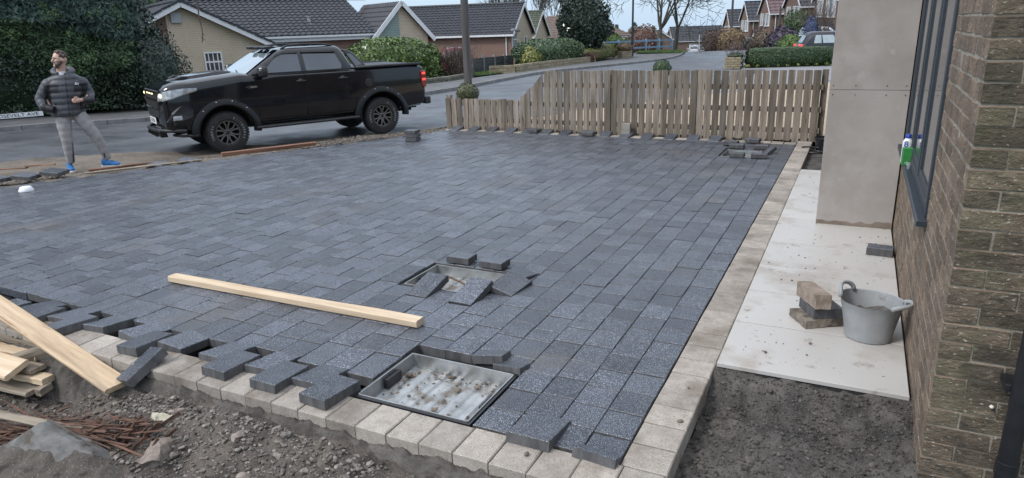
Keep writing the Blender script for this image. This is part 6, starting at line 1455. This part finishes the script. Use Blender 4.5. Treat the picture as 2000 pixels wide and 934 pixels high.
for k, (x, y, h, w) in enumerate(((-53, 163.6, 8.2, 2.2), (-50.6, 170, 8.8, 3.2), (-45.3, 167.5, 7.6, 2.2), (-47.6, 172, 7.4, 3.0), (-26.5, 195, 10.4, 2.0))):
    t = thing('far_conifer', '%s dark conifer on the skyline from the left' % ORD[k], 'tree', (x, y, zt(x, y)), group='dark conifers on the skyline'); P = []; N = []
    for _ in range(900): z = rng.uniform(.06, 1); rr = w * (1 - z) ** .7 * (.75 + .35 * rng.random()); a = rng.uniform(0, 6.28); P.append((rr * math.cos(a), rr * math.sin(a), z * h)); N.append((math.cos(a), math.sin(a), .3))
    leaves('foliage', P, N, .42, l_cyp, t, .5, .6); mb = MB(); mb.tube([(0, 0, -.2), (0, 0, h * .9)], [.25, .05], 7); mb.build('trunk', m_bark2, t)
bush('garden_tree', 'russet tree beyond the blue railing', (-33.5, 118, -1.2), (3.0, 2.5, 2.6), 1600, .25, leafmat('russet', (.12, .07, .055), (.18, .11, .085), .8), 'tree', rough=.35)
# hanging twig of an overhead branch
tw = thing('hanging_branch', 'thin dark twig hanging down in front of the cream gable', 'branch', (-7.40, 6.30, 0)); mb = MB()
mb.tube([(.0, .0, 3.6), (.0, .01, 2.6), (-.01, .0, 2.2), (-.02, .0, 2.0), (.0, 0, 1.88), (-.04, .02, 1.77), (-.055, .02, 1.715)], [.014, .011, .009, .008, .007, .006, .004], 6); mb.build('stem', m_twig, tw, True)
mb = MB()
for z, dx, dy in ((1.80, .05, .03), (1.775, -.05, .0), (1.74, .035, .03), (1.725, -.03, -.02), (1.9, .02, .0), (2.0, -.03, .0)): mb.tube([(-.02, .01, z + .02), (-.02 + dx * .6, .01 + dy * .6, z)], [.006, .002], 5)
mb.build('buds', m_twig, tw)
# grass blades on verge and mound
def grass(name, label, n, fn, size=.06):
    P = [fn() for _ in range(n)]; leaves(name, P, np.tile([0, 0, .15], (n, 1)), size, leafmat(name + '_blade', (.04, .085, .015), (.09, .15, .035), .6), None, .14, .8, 'stuff')[ 'label'] = label
def g_verge():
    a, b = random.random(), random.random(); p0 = Vector((-16.1, 28.4)).lerp(Vector((-16.0, 31.5)), a); p1 = Vector((-20.5, 32)).lerp(Vector((-19.6, 37.2)), a); p = p0.lerp(p1, b); return (p.x, p.y, zt(p.x, p.y) + .15)
def g_mound():
    a, b = random.random(), random.random(); p0 = Vector((-16.6, 56.2)).lerp(Vector((-18.6, 66)), a); p1 = Vector((-12.9, 57.2)).lerp(Vector((-15.2, 66)), a); p = p0.lerp(p1, b); return (p.x, p.y, zt(p.x, p.y) + .22 - .08 * b)
grass('verge_grass', 'short green grass on the verge before the dark fence', 9000, g_verge); grass('mound_grass', 'green grass on the mound under the bare trees', 9000, g_mound, .09)

# ================================================================== PARKED CARS
def car(name, label, loc, rz, color, L=4.2, W=1.76, Hh=1.5, cat='car', tail=False):
    g = zt(loc[0], loc[1]) + (loc[2] if len(loc) > 2 else 0); t = thing(name, label, cat, (loc[0], loc[1], g), rz); paint = M(name + '_paint', color, tuple(c * 1.15 for c in color), 2, 2, .25, coat=.4, spec=.35)
    h = L / 2; zb = .28; belt = Hh * .60
    st = [(h, .42, belt * .72, .30), (h - .06, .30, belt * .82, .62), (h - .3, zb, belt * .90, .80), (h - 1.05, zb, belt * .99, .86), (0, zb, belt, .88), (-h + .5, zb, belt * 1.04, .86), (-h + .10, .30, belt * 1.0, .80), (-h, .40, belt * .85, .62)]
    rings = []
    for (x, z0, z1, w) in st:
        w *= W / 1.76; half = [(0, z0), (w * .9, z0), (w, z0 + .18), (w + .01, (z0 + z1) / 2), (w - .03, z1 - .06), (w - .12, z1), (0, z1 + .015)]; rings.append([Vector((x, y, z)) for y, z in half] + [Vector((x, -y, z)) for y, z in half[-2:0:-1]])
    mb = MB(); mb.loft(rings); mb.build('body', paint, t, 'auto')
    lv = [(belt - .03, h - 1.0, -h + .16, .80), (belt + .02, h - 1.05, -h + .18, .80), (Hh - .16, h - 1.75, -h + .42, .64), (Hh - .04, h - 1.95, -h + .52, .57), (Hh, h - 2.2, -h + .75, .42)]; rings = []
    for (z, xf, xr, w) in lv:
        w *= W / 1.76; half = [(xf, 0), (xf - .05, w * .75), (xf - .2, w), (xr + .2, w), (xr + .04, w * .8), (xr, 0)]; rings.append([Vector((x, y, z)) for x, y in half] + [Vector((x, -y, z)) for x, y in half[-2:0:-1]])
    mb = MB(); mb.loft(rings); mb.build('cabin', paint, t, 'auto')
    z0, z1 = belt + .06, Hh - .17
    def cwid(z): return np.interp(z, [belt + .02, Hh - .16], [.80, .64]) * W / 1.76
    def xx(z, a, b): k = (z - belt - .02) / (Hh - .18 - belt); return a + (b - a) * k
    for s_ in (-1, 1):
        for fa, fb in ((.06, .36), (.40, .70), (.73, .88)):
            V = []; 
            for z in (z0, z1):
                xa = xx(z, h - 1.3, h - 1.95); xb = xx(z, -h + .42, -h + .62)
                for f_ in ((fa, fb) if z == z0 else (fb, fa)): V.append(Vector((xa + (xb - xa) * f_, s_ * (cwid(z) + .006), z)))
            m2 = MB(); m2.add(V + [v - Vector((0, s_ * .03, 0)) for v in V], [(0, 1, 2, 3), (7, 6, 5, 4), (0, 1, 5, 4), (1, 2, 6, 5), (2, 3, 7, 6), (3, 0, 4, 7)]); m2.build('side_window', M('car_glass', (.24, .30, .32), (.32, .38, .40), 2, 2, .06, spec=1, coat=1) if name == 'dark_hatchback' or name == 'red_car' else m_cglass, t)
    for (sx, za, zb_, xa, xb) in ((1, belt + .05, Hh - .16, h - 1.06, h - 1.72), (-1, belt + .08, Hh - .18, -h + .20, -h + .40)):
        m2 = MB(); V = [Vector((xa + sx * .012, -.6, za)), Vector((xa + sx * .012, .6, za)), Vector((xb + sx * .012, .48, zb_)), Vector((xb + sx * .012, -.48, zb_))]; m2.add(V + [v - Vector((sx * .03, 0, 0)) for v in V], [(0, 1, 2, 3), (7, 6, 5, 4), (0, 1, 5, 4), (1, 2, 6, 5), (2, 3, 7, 6), (3, 0, 4, 7)]); m2.build('screen', m_cglass, t)
    for s_ in (-1, 1):
        for wx in (h - .82, -h + .80):
            mb = MB(); mb.lathe([(.0, .10), (.20, .10), (.21, .105), (.30, .10), (.32, .06), (.32, -.10), (0, -.10)], 24, (0, 0, 0), 'y', cap=False); w_ = mb.build('wheel', m_tyre, t, 'auto'); w_.location = (wx, s_ * (W / 2 - .10), .32); w_.rotation_euler = (0, 0, 0 if s_ > 0 else math.pi)
            mb = MB(); mb.lathe([(.20, .106), (.17, .10), (0, .115)], 16, (0, 0, 0), 'y', cap=False); mb.build('rim', m_rim, w_, 'auto')
        mb = MB(); mb.box((-h + .12, s_ * (W / 2 - .19), belt * .93), (.20, .26, .14)); mb.build('tail_lamp', m_red if tail else m_redlens, t, bevel=.03)
        mb = MB(); mb.box((h - .18, s_ * (W / 2 - .26), belt * .80), (.24, .26, .12)); mb.build('headlamp', m_lens, t, bevel=.03)
        mb = MB(); mb.box((h - 1.35, s_ * (W / 2 + .03), belt + .07), (.10, .16, .11)); mb.build('door_mirror', paint, t, bevel=.02)
    return t
car('dark_hatchback', 'dark grey hatchback with red tail lamp behind the box hedge', (-1.15, 40.6), R_(14), (.018, .019, .026), 4.25, 1.8, 1.55, tail=True)
car('red_car', 'dull red car on the drive beside the red brick bungalow', (-20.1, 33.6), R_(120), (.20, .045, .06), 3.9, 1.7, 1.5)
car('white_van', 'pale car roof showing behind the dark hatchback', (-3.0, 63.2), R_(20), (.55, .57, .6), 4.3, 1.85, 1.75)
car('dark_car', 'dark green car parked before the blue grey roofed house', (-10.3, 79.5), R_(35), (.03, .04, .042), 4.2, 1.75, 1.5)
car('white_car', 'white car nosing out by the pole before the plum roofed house', (-8.3, 83), R_(60), (.6, .61, .62), 4.2, 1.75, 1.6)
car('silver_car', 'silver car seen over the brow of the road', (-23.6, 111, .25), R_(105), (.42, .44, .47), 4.2, 1.75, 1.5)
car('pale_car', 'second pale car over the brow, right of the silver one', (-20.5, 114, .0), R_(100), (.6, .61, .62), 4.2, 1.75, 1.45)
for o in bpy.data.objects:
    if o.type == 'MESH' and o.parent is None and 'kind' not in o.keys() and 'category' not in o.keys(): print('UNTAGGED', o.name)
